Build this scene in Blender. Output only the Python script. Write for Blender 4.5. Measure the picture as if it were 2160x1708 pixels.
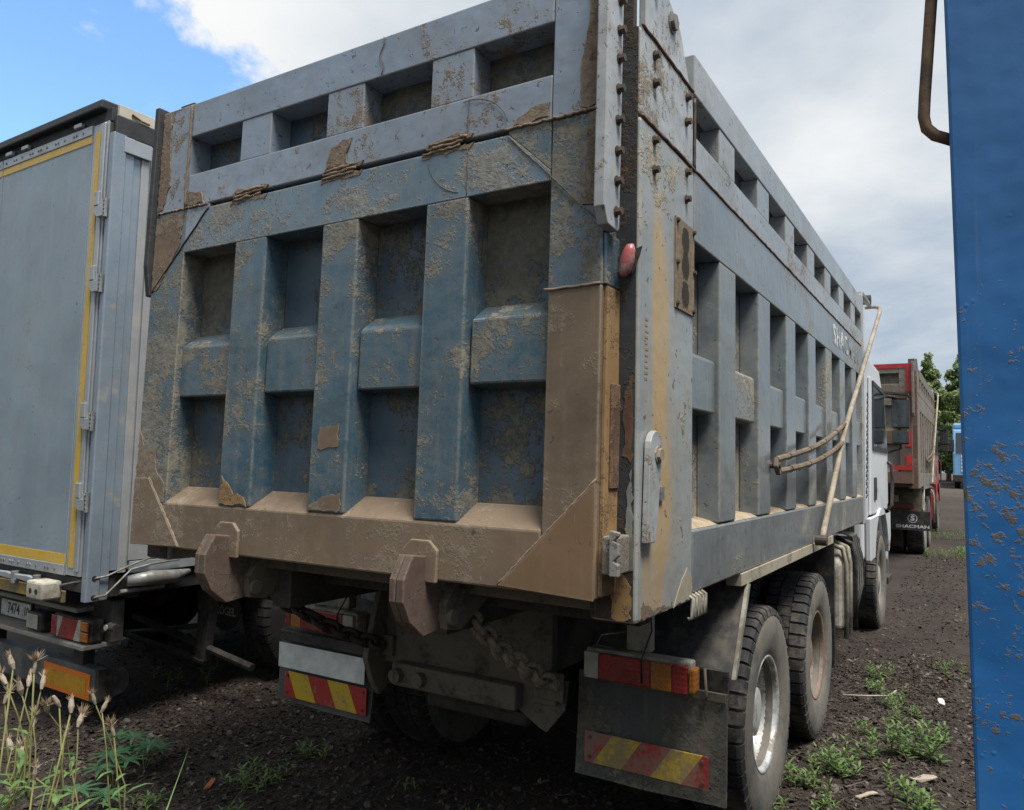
import bpy, math, random
import numpy as np
from mathutils import Vector, Matrix, noise as mnoise
R = math.radians
random.seed(7)
sc = bpy.context.scene
for o in list(bpy.data.objects): bpy.data.objects.remove(o)
COL = sc.collection

# ------------------------------------------------------------------ camera
H = 1.73
cd = bpy.data.cameras.new('camera'); cam = bpy.data.objects.new('camera', cd); COL.objects.link(cam)
yaw, pitch, roll = -0.5497, 0.0749, 0.0224
fw = Vector((math.sin(yaw)*math.cos(pitch), math.cos(yaw)*math.cos(pitch), math.sin(pitch)))
rt = Vector((math.cos(yaw), -math.sin(yaw), 0)); up = rt.cross(fw)
r2 = rt*math.cos(roll)+up*math.sin(roll); u2 = up*math.cos(roll)-rt*math.sin(roll)
cam.matrix_world = Matrix(((r2.x, u2.x, -fw.x, 0), (r2.y, u2.y, -fw.y, 0), (r2.z, u2.z, -fw.z, H), (0, 0, 0, 1)))
cd.sensor_width = 36; cd.lens = 36*1615/2160; cd.clip_start = 0.05; cd.clip_end = 3000
sc.camera = cam
sc.render.resolution_x = 1024; sc.render.resolution_y = 810

# ------------------------------------------------------------------ node helper
class NT:
    def __init__(s, tree): s.t = tree
    def n(s, typ, ins=None, **kw):
        nd = s.t.nodes.new(typ)
        for k, v in kw.items(): setattr(nd, k, v)
        for k, v in (ins or {}).items():
            sk = nd.inputs[k]
            if isinstance(v, bpy.types.NodeSocket): s.t.links.new(v, sk)
            else: sk.default_value = v
        return nd
    def m(s, op, a, b=0.0, c=0.0, clamp=False):
        return s.n('ShaderNodeMath', {0: a, 1: b, 2: c}, operation=op, use_clamp=clamp).outputs[0]
    def noise(s, vec, scale, detail=6, rough=.6, dist=0.0):
        return s.n('ShaderNodeTexNoise', {'Vector': vec, 'Scale': scale, 'Detail': detail, 'Roughness': rough, 'Distortion': dist}).outputs[0]
    def ss(s, x, lo, hi, a=0.0, b=1.0):
        return s.n('ShaderNodeMapRange', {'Value': x, 'From Min': lo, 'From Max': hi, 'To Min': a, 'To Max': b}, interpolation_type='SMOOTHSTEP').outputs[0]
    def mix(s, f, a, b):
        nd = s.t.nodes.new('ShaderNodeMix'); nd.data_type = 'RGBA'
        for i, v in ((0, f), (6, a), (7, b)):
            if isinstance(v, bpy.types.NodeSocket): s.t.links.new(v, nd.inputs[i])
            else: nd.inputs[i].default_value = v if i == 0 else (*v[:3], 1)
        return nd.outputs[2]
    def scale(s, vec, x, y, z):
        return s.n('ShaderNodeVectorMath', {0: vec, 1: (x, y, z)}, operation='MULTIPLY').outputs[0]
    def hsv(s, col, v):
        return s.n('ShaderNodeHueSaturation', {'Color': col, 'Value': v}).outputs[0]

# ------------------------------------------------------------------ world: sky with a broken cloud deck
SUN_DIR = Vector((0.36, -0.17, 0.92)).normalized()     # towards the sun
w = bpy.data.worlds.new('World'); sc.world = w; w.use_nodes = True
wt = w.node_tree; wt.nodes.clear(); W = NT(wt)
sky = W.n('ShaderNodeTexSky', sky_type='NISHITA', sun_disc=False, sun_elevation=math.asin(SUN_DIR.z),
          sun_rotation=math.atan2(SUN_DIR.x, SUN_DIR.y), altitude=100, air_density=1.0, dust_density=0.15, ozone_density=1.6)
tc = W.n('ShaderNodeTexCoord').outputs['Generated']
sep = W.n('ShaderNodeSeparateXYZ', {0: tc})
den = W.m('ADD', W.m('MAXIMUM', sep.outputs[2], 0.0), 0.22)
pl = W.n('ShaderNodeCombineXYZ', {0: W.m('DIVIDE', sep.outputs[0], den), 1: W.m('DIVIDE', sep.outputs[1], den), 2: 0.0}).outputs[0]
c1 = W.noise(pl, 1.15, 9, .58, .25)
c2 = W.noise(pl, 3.4, 8, .6, .2)
c3 = W.noise(W.n('ShaderNodeVectorMath', {0: pl, 1: (7.3, 2.2, 0)}, operation='ADD').outputs[0], .7, 5, .5)
bd = Vector((-.90, .40, .174)).normalized()
ang = W.n('ShaderNodeVectorMath', {0: tc, 1: tuple(bd)}, operation='DOT_PRODUCT').outputs['Value']
ang = W.m('ARCCOSINE', ang)                                    # angle from the middle of the blue gap
edge = W.m('ADD', ang, W.m('MULTIPLY', W.m('SUBTRACT', c1, .5), .30))
edge = W.m('ADD', edge, W.m('MULTIPLY', W.m('SUBTRACT', c2, .5), .36))
mask = W.ss(edge, .35, .40)
wisp = W.m('MULTIPLY', W.ss(W.noise(W.scale(pl, 1.0, 2.2, 1), 2.6, 8, .6, .5), .56, .78), .45)
mask = W.m('MAXIMUM', W.m('MAXIMUM', mask, wisp), W.ss(sep.outputs[2], .20, .10))     # low cloud added so the overbright hidden horizon lights the scene less
# cloud light: white where the deck is thin (near the gap), greyer in its thick middle
thick = W.ss(edge, .42, .80)
lum = W.m('ADD', W.m('MULTIPLY', thick, -.62), .97)
lum = W.m('ADD', lum, W.m('MULTIPLY', W.m('SUBTRACT', c3, .5), 2.3))
lum = W.m('ADD', lum, W.m('MULTIPLY', W.m('SUBTRACT', c1, .5), 1.9))
lum = W.ss(W.m('ADD', lum, W.m('MULTIPLY', W.m('SUBTRACT', c2, .5), .35)), -.25, 1.15)
ccol = W.mix(lum, (2.7, 3.6, 4.7), (7.9, 8.0, 8.0))
CLOUD = 0.80
ccol = W.n('ShaderNodeVectorMath', {0: ccol, 3: CLOUD}, operation='SCALE').outputs[0]
SKYG = W.scale(sky.outputs[0], 1.55, 1.85, 2.0)
fin = W.mix(mask, SKYG, ccol)
bg = W.n('ShaderNodeBackground', {'Color': fin, 'Strength': 0.1})
wo = W.n('ShaderNodeOutputWorld'); wt.links.new(bg.outputs[0], wo.inputs[0])

# ------------------------------------------------------------------ sun behind thin cloud, exposure
sl = bpy.data.lights.new('sun', 'SUN'); sun = bpy.data.objects.new('sun', sl); COL.objects.link(sun)
sl.energy = 3.6; sl.angle = R(22); sl.color = (1, .96, .9)
sun.rotation_euler = (-SUN_DIR).to_track_quat('-Z', 'Y').to_euler(); sun.location = (4, -2, 12)
vs = sc.view_settings; vs.view_transform = 'Standard'; vs.look = 'None'; vs.exposure = 0.60; vs.gamma = 1; vs.use_curve_mapping = False
sc.render.engine = 'CYCLES'
sc.cycles.max_bounces = 4; sc.cycles.diffuse_bounces = 3; sc.cycles.glossy_bounces = 3; sc.cycles.transparent_max_bounces = 6

# ------------------------------------------------------------------ materials
def newmat(name):
    m = bpy.data.materials.new(name); m.use_nodes = True; t = m.node_tree
    b = t.nodes['Principled BSDF']; return m, NT(t), b, t
def coords(N): return N.n('ShaderNodeTexCoord').outputs['Object']
def simple(name, col, rough=.6, metal=0.0, var=.25, vs=6.0, bump=.08, bs=40.0, dirt=None, damt=.35, dscale=4.0, spec=.5):
    m, N, b, t = newmat(name); co = coords(N)
    v = N.ss(N.noise(co, vs, 6, .6), .25, .75, 1-var, 1+var)
    c = N.hsv((*col, 1), v)
    ro = N.ss(N.noise(co, vs*3, 4), .2, .8, max(.04, rough-.1), min(1, rough+.1))
    if dirt:
        k = N.ss(N.m('ADD', N.m('MULTIPLY', N.noise(co, dscale, 9, .68), .7), N.m('MULTIPLY', N.noise(co, dscale*7, 5), .3)), .62-damt*.5, .72-damt*.35)
        k = N.m('MULTIPLY', k, .9)
        c = N.mix(k, c, dirt); ro = N.m('MAXIMUM', ro, N.m('MULTIPLY', k, .85))
    t.links.new(c if isinstance(c, bpy.types.NodeSocket) else c, b.inputs['Base Color'])
    t.links.new(ro, b.inputs['Roughness']); b.inputs['Metallic'].default_value = metal
    b.inputs['Specular IOR Level'].default_value = spec
    if bump:
        bp = N.n('ShaderNodeBump', {'Height': N.noise(co, bs, 5), 'Strength': bump, 'Distance': .01})
        t.links.new(bp.outputs[0], b.inputs['Normal'])
    return m

def weathered(name, paint, dust=(.20, .165, .13), amt=.4, scale=2.6, rough=.33, rust=(.13, .06, .03), rustamt=.25, low=None,
              streak=.25, chip=.25, wave=.25, pv=.18, stain=None, edge=.8, pale=None, coat=0.0, relief=.7):
    """old paint with dried dust and peeled patches; low=(z0,z1,gain): dirtier towards the bottom"""
    m, N, b, t = newmat(name); co = coords(N); sp = N.n('ShaderNodeSeparateXYZ', {0: co})
    z = sp.outputs[2]
    n1 = N.noise(co, scale, 10, .66, .15); n2 = N.noise(co, scale*5.5, 8, .65, .3); n3 = N.noise(co, scale*26, 5, .6)
    st = N.noise(N.scale(co, 26, 26, 1.1), 1.0, 5, .65)
    n4 = N.noise(co, scale*70, 3, .6)
    f = N.m('ADD', N.m('ADD', N.m('MULTIPLY', n1, .46), N.m('MULTIPLY', n2, .24)), N.m('ADD', N.m('MULTIPLY', n3, .16), N.m('MULTIPLY', n4, .05)))
    f = N.m('ADD', f, N.m('MULTIPLY', st, .09))
    n0 = N.noise(co, .85, 3, .5)
    orn = N.n('ShaderNodeObjectInfo').outputs['Random']
    f = N.m('ADD', f, N.m('ADD', N.m('MULTIPLY', N.m('SUBTRACT', n0, .5), .22), N.m('MULTIPLY', N.m('SUBTRACT', orn, .5), .075)))
    if low: f = N.m('ADD', f, N.ss(z, low[1], low[0], 0, low[2]))
    th = .66-.34*amt
    k = N.m('MULTIPLY', N.ss(f, th-.010, th+.020), N.ss(n2, .30, .55, .55, 1.0))
    film = N.ss(N.m('ADD', f, N.m('MULTIPLY', N.m('SUBTRACT', n4, .5), .10)), th-.13, th+.05, 0, .45)                         # thin film around it
    pc = N.hsv((*paint, 1), N.ss(N.noise(co, 1.7, 5, .6), .25, .75, 1-pv, 1+pv))
    if pale: pc = N.mix(N.ss(N.noise(co, 2.3, 7, .6), .42, .68), pc, pale)
    pc = N.mix(N.m('MULTIPLY', N.ss(st, .5, .75), streak), pc, (dust[0]*1.15, dust[1]*1.15, dust[2]*1.15))
    dc = N.hsv((*dust, 1), N.ss(N.noise(co, scale*9, 8, .7), .2, .8, .62, 1.3))
    c = N.mix(film, pc, dust); c = N.mix(k, c, dc)
    if stain:                                                     # (y0,y1,z0,z1,colour,strength): run-off stain with its own outline
        y0, y1, z0, z1, scol, sstr = stain
        wob = N.m('MULTIPLY', N.m('SUBTRACT', N.noise(N.scale(co, 6, 6, 1.0), 1.0, 6, .6), .5), .34)
        yy = N.m('ADD', sp.outputs[1], wob)
        a = N.m('MULTIPLY', N.ss(yy, y0-.05, y0+.05), N.ss(yy, y1+.06, y1-.06))
        a = N.m('MULTIPLY', a, N.m('MULTIPLY', N.ss(z, z0-.12, z0+.1), N.ss(z, z1+.14, z1-.14)))
        a = N.m('MULTIPLY', a, N.ss(N.noise(N.scale(co, 3.5, 3.5, .9), 1.0, 6, .55), .36, .56, .10, 1.0))
        c = N.mix(N.m('MULTIPLY', a, sstr), c, scol)
    run = N.m('MULTIPLY', N.ss(N.noise(N.scale(co, 48, 48, .8), 1.0, 3, .5), .60, .70), N.ss(N.noise(co, 1.9, 4, .6), .50, .66))
    c = N.mix(N.m('MULTIPLY', run, .42), c, (rust[0]*1.5+.03, rust[1]*1.6+.03, rust[2]*1.7+.02))
    rk = N.m('MULTIPLY', N.ss(N.noise(co, scale*3.1, 9, .7, .4), .68-.14*rustamt, .74-.1*rustamt), .85)
    c = N.mix(rk, c, N.mix(n3, (rust[0]*.4, rust[1]*.4, rust[2]*.4), (rust[0]*1.7, rust[1]*1.7, rust[2]*1.7)))
    sc_ = N.m('MULTIPLY', N.ss(N.noise(N.scale(co, 150, 150, 9), 1.0, 2, .5, 1.2), .70, .74), N.ss(n1, .42, .6))
    c = N.mix(N.m('MULTIPLY', sc_, .45), c, (dust[0]*1.7, dust[1]*1.75, dust[2]*1.8))
    ch = N.ss(N.noise(co, 34, 4, .55, .6), .70-.06*chip, .715-.06*chip)
    c = N.mix(N.m('MULTIPLY', ch, .8), c, (.07, .06, .05))
    if edge:
        bv = N.n('ShaderNodeBevel', {'Radius': .014}, samples=2); ge = N.n('ShaderNodeNewGeometry').outputs['Normal']
        dt = N.n('ShaderNodeVectorMath', {0: bv.outputs[0], 1: ge}, operation='DOT_PRODUCT').outputs['Value']
        ed = N.m('MULTIPLY', N.ss(dt, .985, .88), N.ss(N.m('ADD', n2, N.m('MULTIPLY', n3, .4)), .52, .74))
        c = N.mix(N.m('MULTIPLY', ed, edge), c, (dust[0]*1.35, dust[1]*1.35, dust[2]*1.35))
    t.links.new(c, b.inputs['Base Color'])
    ro = N.m('ADD', N.m('MULTIPLY', k, .55), rough); ro = N.m('ADD', ro, N.m('MULTIPLY', film, .35))
    ro = N.m('MINIMUM', N.m('ADD', ro, N.m('MULTIPLY', N.m('SUBTRACT', n2, .5), .2)), .95)
    t.links.new(ro, b.inputs['Roughness'])
    if coat:
        t.links.new(N.m('MULTIPLY', N.m('SUBTRACT', 1.0, N.m('MAXIMUM', k, film)), coat), b.inputs['Coat Weight']); b.inputs['Coat Roughness'].default_value = .12
    h = N.m('ADD', N.m('MULTIPLY', k, .6), N.m('MULTIPLY', N.m('MULTIPLY', n3, k), .5))
    h = N.m('ADD', h, N.m('MULTIPLY', ch, -.5)); h = N.m('ADD', h, N.m('MULTIPLY', rk, .4))
    bp = N.n('ShaderNodeBump', {'Height': h, 'Strength': relief, 'Distance': .007})
    wv = N.n('ShaderNodeBump', {'Height': N.noise(co, 4.2, 3, .5), 'Strength': wave, 'Distance': .05, 'Normal': bp.outputs[0]})
    t.links.new(wv.outputs[0], b.inputs['Normal'])
    return m

M = {}
M['tg_blue'] = weathered('tailgate_paint', (.036, .090, .132), (.19, .178, .145), coat=.5, amt=.35, scale=3.2, low=(1.2, 3.4, .02), rustamt=.1, rough=.24, chip=.35)
M['tg_upper_sheen'] = weathered('tailgate_upper_paint_sky_sheen', (.21, .265, .335), (.21, .175, .138), coat=.5, amt=.33, scale=3.6, rustamt=.22, chip=.8, rough=.27)  # oxidised paint; the sky's reflection is lightened into this base colour
M['tg_beam'] = weathered('tailgate_beam_paint', (.085, .155, .215), (.235, .23, .21), coat=.5, amt=.35, scale=3.3, rustamt=.1, chip=.6, rough=.25)
M['tg_panel'] = weathered('tailgate_panel_paint', (.038, .080, .125), (.125, .116, .092), amt=.46, scale=3.4, low=(1.5, 2.6, .02), rustamt=.1, rough=.42)
M['tg_brown'] = weathered('tailgate_brown_primer', (.150, .104, .066), (.215, .168, .12), amt=.47, scale=4.2, rough=.74, relief=.34, pv=.3, rust=(.16, .07, .03), rustamt=.1, streak=.2, chip=.1, wave=.1)
M['tg_crust'] = weathered('rusty_crust', (.17, .115, .075), (.21, .16, .115), amt=.55, scale=5, rough=.85, rust=(.12, .05, .03), rustamt=.5, wave=.3)
M['rust'] = weathered('rusted_steel', (.10, .05, .03), (.17, .10, .06), amt=.5, scale=6, rough=.85, rust=(.05, .025, .02), rustamt=.6, wave=.3)
M['orange_rust'] = weathered('ochre_edge', (.30, .18, .075), (.24, .15, .07), amt=.45, scale=5, rough=.8, rust=(.10, .045, .02), rustamt=.45, wave=.2)
M['tg_ochre'] = weathered('tailgate_ochre_primer', (.175, .105, .052), (.20, .138, .085), amt=.36, scale=3.5, rough=.75, relief=.22, rust=(.13, .06, .03), rustamt=.2, streak=.3, chip=.1, wave=.1)
M['post'] = weathered('post_paint', (.27, .30, .315), (.34, .30, .22), amt=.22, scale=1.9, rough=.36, rustamt=.15, chip=.55, wave=.2,
                      stain=(.23, .52, -.9, 2.62, (.46, .32, .155), 1.0))
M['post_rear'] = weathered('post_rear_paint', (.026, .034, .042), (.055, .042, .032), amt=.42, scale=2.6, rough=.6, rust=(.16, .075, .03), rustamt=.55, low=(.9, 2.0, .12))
M['side'] = weathered('side_paint', (.145, .172, .187), (.30, .27, .21), coat=.5, amt=.28, scale=2.2, rough=.34, rustamt=.12, chip=.5, low=(1.2, 1.7, .05), wave=.25)
M['side_up'] = weathered('side_upper_paint', (.27, .295, .305), (.24, .20, .15), coat=.5, amt=.27, scale=3.0, rough=.36, rustamt=.25, chip=.8, wave=.25)
M['side_sheet'] = weathered('side_sheet_paint', (.12, .14, .15), (.27, .24, .19), amt=.44, scale=2.4, rough=.5, low=(1.4, 2.2, .06))
M['sand'] = simple('dried_sand', (.36, .28, .19), .95, var=.3, vs=14, bump=.6, bs=60)
M['beige_strip'] = weathered('beige_strip', (.40, .36, .27), (.26, .22, .16), amt=.36, scale=4, rough=.6)
M['bolt'] = simple('bolt_steel', (.06, .055, .05), .6, .3, dirt=(.12, .075, .045), damt=.4, dscale=20)
M['plate_light'] = weathered('light_plate_paint', (.36, .385, .40), (.25, .21, .16), amt=.30, scale=5, rough=.4, rustamt=.3, chip=.9)
M['hook'] = weathered('hook_steel', (.080, .052, .041), (.14, .10, .074), amt=.36, scale=7, rough=.7, rust=(.09, .045, .035), rustamt=.4)
M['frame'] = simple('chassis_steel', (.022, .021, .020), .75, var=.4, dirt=(.06, .05, .04), damt=.45, dscale=5, bump=.2)
M['frame_dusty'] = simple('dusty_chassis_steel', (.060, .054, .045), .85, var=.35, dirt=(.14, .118, .09), damt=.55, dscale=6, bump=.25)
M['chain'] = simple('chain_steel', (.36, .30, .23), .7, .2, var=.4, vs=20, bump=.3, dirt=(.2, .16, .11), damt=.4, dscale=15)
M['black'] = simple('black_plastic', (.018, .018, .02), .55, var=.3, dirt=(.07, .06, .05), damt=.35, dscale=6)
M['flap'] = weathered('mudflap_rubber', (.075, .080, .084), (.15, .135, .105), amt=.36, scale=3, rough=.75, rustamt=0, streak=.55, chip=0, wave=.15)
M['fender'] = simple('fender_plastic', (.055, .058, .06), .7, dirt=(.16, .14, .11), damt=.35, dscale=3)
M['tyre'] = simple('tyre_rubber', (.024, .023, .024), .8, var=.3, vs=5, dirt=(.10, .085, .068), damt=.26, dscale=5, bump=.2, bs=70)
M['tyre_side'] = simple('tyre_sidewall', (.10, .10, .096), .85, var=.25, vs=5, dirt=(.17, .15, .12), damt=.45, dscale=6, bump=.15, bs=60)
M['tyre_black'] = simple('tyre_dark', (.016, .015, .015), .85, var=.3, dirt=(.05, .042, .035), damt=.3)
M['rim_silver'] = simple('wheel_silver', (.58, .59, .58), .42, .35, var=.15, dirt=(.24, .21, .17), damt=.36, dscale=7)
M['rim_rusty'] = simple('wheel_rusty', (.30, .25, .20), .7, .1, var=.3, dirt=(.17, .11, .075), damt=.55, dscale=8, bump=.2)
M['white_cab'] = simple('white_cab_paint', (.60, .62, .64), .35, var=.03, vs=1.0, bump=0)
M['cab_grey'] = simple('cab_grey_plastic', (.10, .105, .11), .6)
M['glass'] = simple('dark_glass', (.02, .025, .03), .06, var=.1, bump=0, spec=.8)
M['mirror_glass'] = simple('mirror_glass', (.20, .22, .23), .05, .9, var=.02, bump=0)
M['red_lens'] = simple('red_lens', (.34, .025, .025), .3, var=.2, dirt=(.20, .12, .09), damt=.3, dscale=9, bump=.03)
M['amber_lens'] = simple('amber_lens', (.50, .16, .015), .3, var=.15, dirt=(.24, .15, .08), damt=.28, dscale=9, bump=.03)
M['white_lens'] = simple('white_lens', (.5, .48, .42), .35, dirt=(.27, .24, .19), damt=.3, dscale=9)
M['marker'] = simple('faded_marker_lens', (.36, .085, .09), .35, var=.2, dirt=(.4, .28, .25), damt=.3, dscale=16)
def lens(name, col, dirt):
    m, N, b, t = newmat(name); co = coords(N); x = N.n('ShaderNodeSeparateXYZ', {0: co})
    rib = N.m('PINGPONG', N.m('MULTIPLY', x.outputs[0], 1.0), .006); rib = N.m('DIVIDE', rib, .006)
    cell = N.m('PINGPONG', x.outputs[2], .011); cell = N.m('DIVIDE', cell, .011)
    h = N.m('ADD', rib, N.m('MULTIPLY', cell, .7))
    c = N.hsv((*col, 1), N.ss(N.noise(co, 9, 5), .25, .75, .65, 1.25)); c = N.mix(N.ss(rib, .0, .35, .35, 0), c, (col[0]*.35, col[1]*.3, col[2]*.3))
    k = N.ss(N.m('ADD', N.m('MULTIPLY', N.noise(co, 7, 9, .7), .65), N.m('MULTIPLY', N.noise(co, 60, 4), .35)), .46, .66); c = N.mix(N.m('MULTIPLY', k, .65), c, dirt)
    t.links.new(c, b.inputs['Base Color']); t.links.new(N.ss(k, 0, 1, .22, .7), b.inputs['Roughness']); b.inputs['Coat Weight'].default_value = .3
    t.links.new(N.n('ShaderNodeBump', {'Height': h, 'Strength': .35, 'Distance': .003}).outputs[0], b.inputs['Normal']); return m
M['red_lens'] = lens('red_lens_ribbed', (.30, .020, .022), (.15, .095, .075)); M['amber_lens'] = lens('amber_lens_ribbed', (.46, .15, .014), (.22, .14, .08)); M['white_lens'] = lens('white_lens_ribbed', (.46, .44, .38), (.24, .21, .17))
M['cream'] = simple('cream_metal', (.42, .40, .33), .6, dirt=(.20, .17, .13), damt=.4, dscale=5)
M['hose'] = simple('spring_rust', (.11, .078, .052), .85, var=.35, vs=15, dirt=(.19, .15, .105), damt=.4, dscale=9)
M['rod'] = simple('dusty_rod', (.33, .28, .215), .75, var=.2, dirt=(.20, .16, .11), damt=.35, dscale=8)
M['plate_blank'] = simple('worn_number_plate', (.70, .71, .68), .5, var=.25, vs=7, bump=0)
M['grey_steel'] = simple('grey_steel', (.30, .31, .31), .5, .4, dirt=(.18, .16, .13), damt=.4)
M['lock'] = weathered('lock_paint', (.24, .245, .24), (.21, .175, .135), amt=.48, scale=8, rough=.6, rustamt=.6)
M['r_lamp'] = simple('dull_red_lamp', (.11, .018, .018), .4)
M['perf'] = weathered('lamp_cover', (.17, .14, .10), (.26, .19, .12), amt=.5, scale=9, rough=.75, rust=(.09, .045, .03), rustamt=.5)
M['dark_hole'] = simple('dark_hole', (.02, .018, .015), .9, bump=0)
M['faded_text'] = weathered('faded_white_lettering', (.75, .78, .79), (.22, .245, .26), amt=.40, scale=7, rough=.5, rustamt=0, chip=0)
M['stencil'] = simple('stencil_brown', (.30, .20, .10), .8, bump=0)
# red truck
M['r_red'] = simple('red_paint', (.42, .028, .028), .35, var=.15, dirt=(.2, .14, .11), damt=.22, dscale=3)
M['r_cab'] = simple('red_cab_paint', (.30, .018, .022), .3, var=.1, dirt=(.17, .11, .09), damt=.15, dscale=3)
M['r_grey'] = weathered('red_truck_body_grey', (.20, .185, .165), (.19, .155, .12), amt=.40, scale=1.8, rough=.6)
M['r_brown'] = weathered('red_truck_brown', (.12, .065, .05), (.16, .11, .085), amt=.4, scale=2.2, rough=.7)
M['r_recess_shade'] = simple('red_truck_recess_shade', (.025, .024, .024), .8)  # near-black colour stands in for recess shade between the far truck's ribs
M['emblem'] = simple('emblem_white', (.55, .56, .56), .6, bump=0, dirt=(.3, .28, .25), damt=.3)
# trailer
M['t_door'] = weathered('trailer_door_panel', (.225, .285, .335), (.27, .29, .30), amt=.12, scale=1.6, rough=.33, rust=(.12, .12, .12), rustamt=0, streak=.4, chip=.15, wave=.05, relief=.05, edge=.3)
M['t_alu'] = simple('trailer_aluminium', (.38, .41, .44), .38, .35, var=.08, bump=.02, dirt=(.35, .35, .34), damt=.25, dscale=4)
M['t_post'] = simple('trailer_post', (.24, .295, .355), .35, .2, var=.08, bump=.02, dirt=(.3, .31, .31), damt=.25, dscale=4)
M['t_side'] = simple('trailer_side', (.32, .335, .345), .5, .1, var=.08, bump=.03, dirt=(.36, .35, .33), damt=.3, dscale=3)
M['t_tape'] = simple('yellow_tape', (.62, .40, .055), .4, var=.12, vs=5, bump=0, dirt=(.45, .33, .14), damt=.3, dscale=5)
M['t_tarp'] = simple('dark_tarp', (.028, .03, .034), .7, var=.3, bump=.3, bs=16)
M['t_tarp_cream'] = simple('cream_tarp', (.52, .48, .40), .7, var=.1, bump=.2, bs=12)
M['t_yellow'] = simple('dirty_yellow_beam', (.38, .26, .05), .7, var=.25, dirt=(.17, .14, .10), damt=.45, dscale=5)
M['t_dark'] = simple('trailer_underframe', (.022, .022, .024), .7, dirt=(.07, .06, .05), damt=.35)
M['t_bar'] = simple('bumper_bar', (.10, .105, .11), .65, dirt=(.2, .19, .17), damt=.35, dscale=3)
M['t_shelf'] = simple('dusty_shelf', (.16, .16, .15), .85, dirt=(.27, .25, .21), damt=.5, dscale=5)
M['orange_refl'] = simple('orange_reflector', (.92, .24, .03), .4, var=.08, bump=0, dirt=(.5, .2, .1), damt=.18, dscale=7)
M['amber_refl'] = simple('amber_reflector', (.72, .36, .03), .4, var=.1, bump=0, dirt=(.34, .2, .05), damt=.25, dscale=9)
M['plate_white'] = simple('number_plate', (.55, .56, .54), .5, var=.08, bump=0, dirt=(.35, .33, .29), damt=.35, dscale=12)
M['ink'] = simple('black_ink', (.02, .02, .02), .6, bump=0)
M['red_tape'] = simple('red_reflector', (.45, .03, .03), .4, bump=0, dirt=(.3, .1, .08), damt=.3, dscale=9)
# container
def container_mat():
    m, N, b, t = newmat('blue_container_paint'); co = coords(N); z = N.n('ShaderNodeSeparateXYZ', {0: co}).outputs[2]
    n1 = N.noise(co, 4.5, 9, .65, .2); n2 = N.noise(co, 36, 7, .65); n3 = N.noise(co, 95, 4, .6)
    zt = N.m('MULTIPLY', N.ss(z, .9, 1.45), N.ss(z, 2.3, 1.7))
    f = N.m('ADD', N.m('ADD', N.m('MULTIPLY', n1, .30), N.m('ADD', N.m('MULTIPLY', n2, .45), N.m('MULTIPLY', n3, .25))), N.m('MULTIPLY', zt, .085))
    k = N.ss(f, .60, .64)
    c = N.hsv((.018, .135, .37, 1), N.ss(N.noise(co, 1.1, 5), .3, .7, .75, 1.2))
    c = N.mix(N.ss(N.noise(N.scale(co, 9, 9, .8), 1, 4), .45, .75, 0, .3), c, (.03, .15, .36))
    c = N.mix(N.m('MULTIPLY', N.ss(N.noise(co, 2.2, 6, .6, .3), .46, .70), .75), c, (.07, .205, .41))
    c = N.mix(N.m('MULTIPLY', N.ss(N.noise(N.scale(co, 60, 60, 1.2), 1, 3), .62, .74), .3), c, (.10, .16, .24))
    c = N.mix(k, c, N.mix(n2, (.055, .05, .042), (.17, .135, .09)))
    sp = N.ss(n3, .70, .73); c = N.mix(N.m('MULTIPLY', sp, .55), c, (.05, .06, .08))
    t.links.new(c, b.inputs['Base Color']); t.links.new(N.m('ADD', N.m('MULTIPLY', k, .45), .38), b.inputs['Roughness'])
    vo = N.n('ShaderNodeTexVoronoi', {'Vector': co, 'Scale': 42.0, 'Randomness': 1.0}).outputs['Distance']
    bl = N.m('MULTIPLY', N.ss(vo, .26, .04), N.ss(N.noise(co, 7, 5), .56, .72, 0, .3))
    h = N.m('ADD', N.m('ADD', N.m('MULTIPLY', k, .6), N.m('MULTIPLY', n3, .06)), bl)
    bp = N.n('ShaderNodeBump', {'Height': h, 'Strength': .6, 'Distance': .004})
    wv = N.n('ShaderNodeBump', {'Height': N.noise(co, 3, 3), 'Strength': .25, 'Distance': .05, 'Normal': bp.outputs[0]})
    t.links.new(wv.outputs[0], b.inputs['Normal']); return m
M['container'] = container_mat()
M['pipe'] = simple('rusty_pipe', (.085, .055, .04), .8, var=.3, dirt=(.15, .09, .05), damt=.5, dscale=10, bump=.3)

def stripe_mat(name, slope, period, phase=0.0, dirt=.3):
    m, N, b, t = newmat(name); co = coords(N); sp = N.n('ShaderNodeSeparateXYZ', {0: co})
    u = N.m('ADD', sp.outputs[0], N.m('MULTIPLY', sp.outputs[2], slope))
    fr = N.m('FRACT', N.m('ADD', N.m('DIVIDE', u, period), phase+50))
    s = N.ss(fr, .495, .505)
    c = N.mix(s, (.40, .035, .03), (.60, .40, .03))
    k = N.ss(N.m('ADD', N.m('MULTIPLY', N.noise(co, 6, 9, .7), .6), N.m('MULTIPLY', N.noise(co, 60, 4), .4)), .58-dirt*.22, .66-dirt*.12)
    c = N.mix(N.m('MULTIPLY', k, .75), c, (.23, .19, .15))
    t.links.new(c, b.inputs['Base Color']); b.inputs['Roughness'].default_value = .5
    return m

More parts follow.
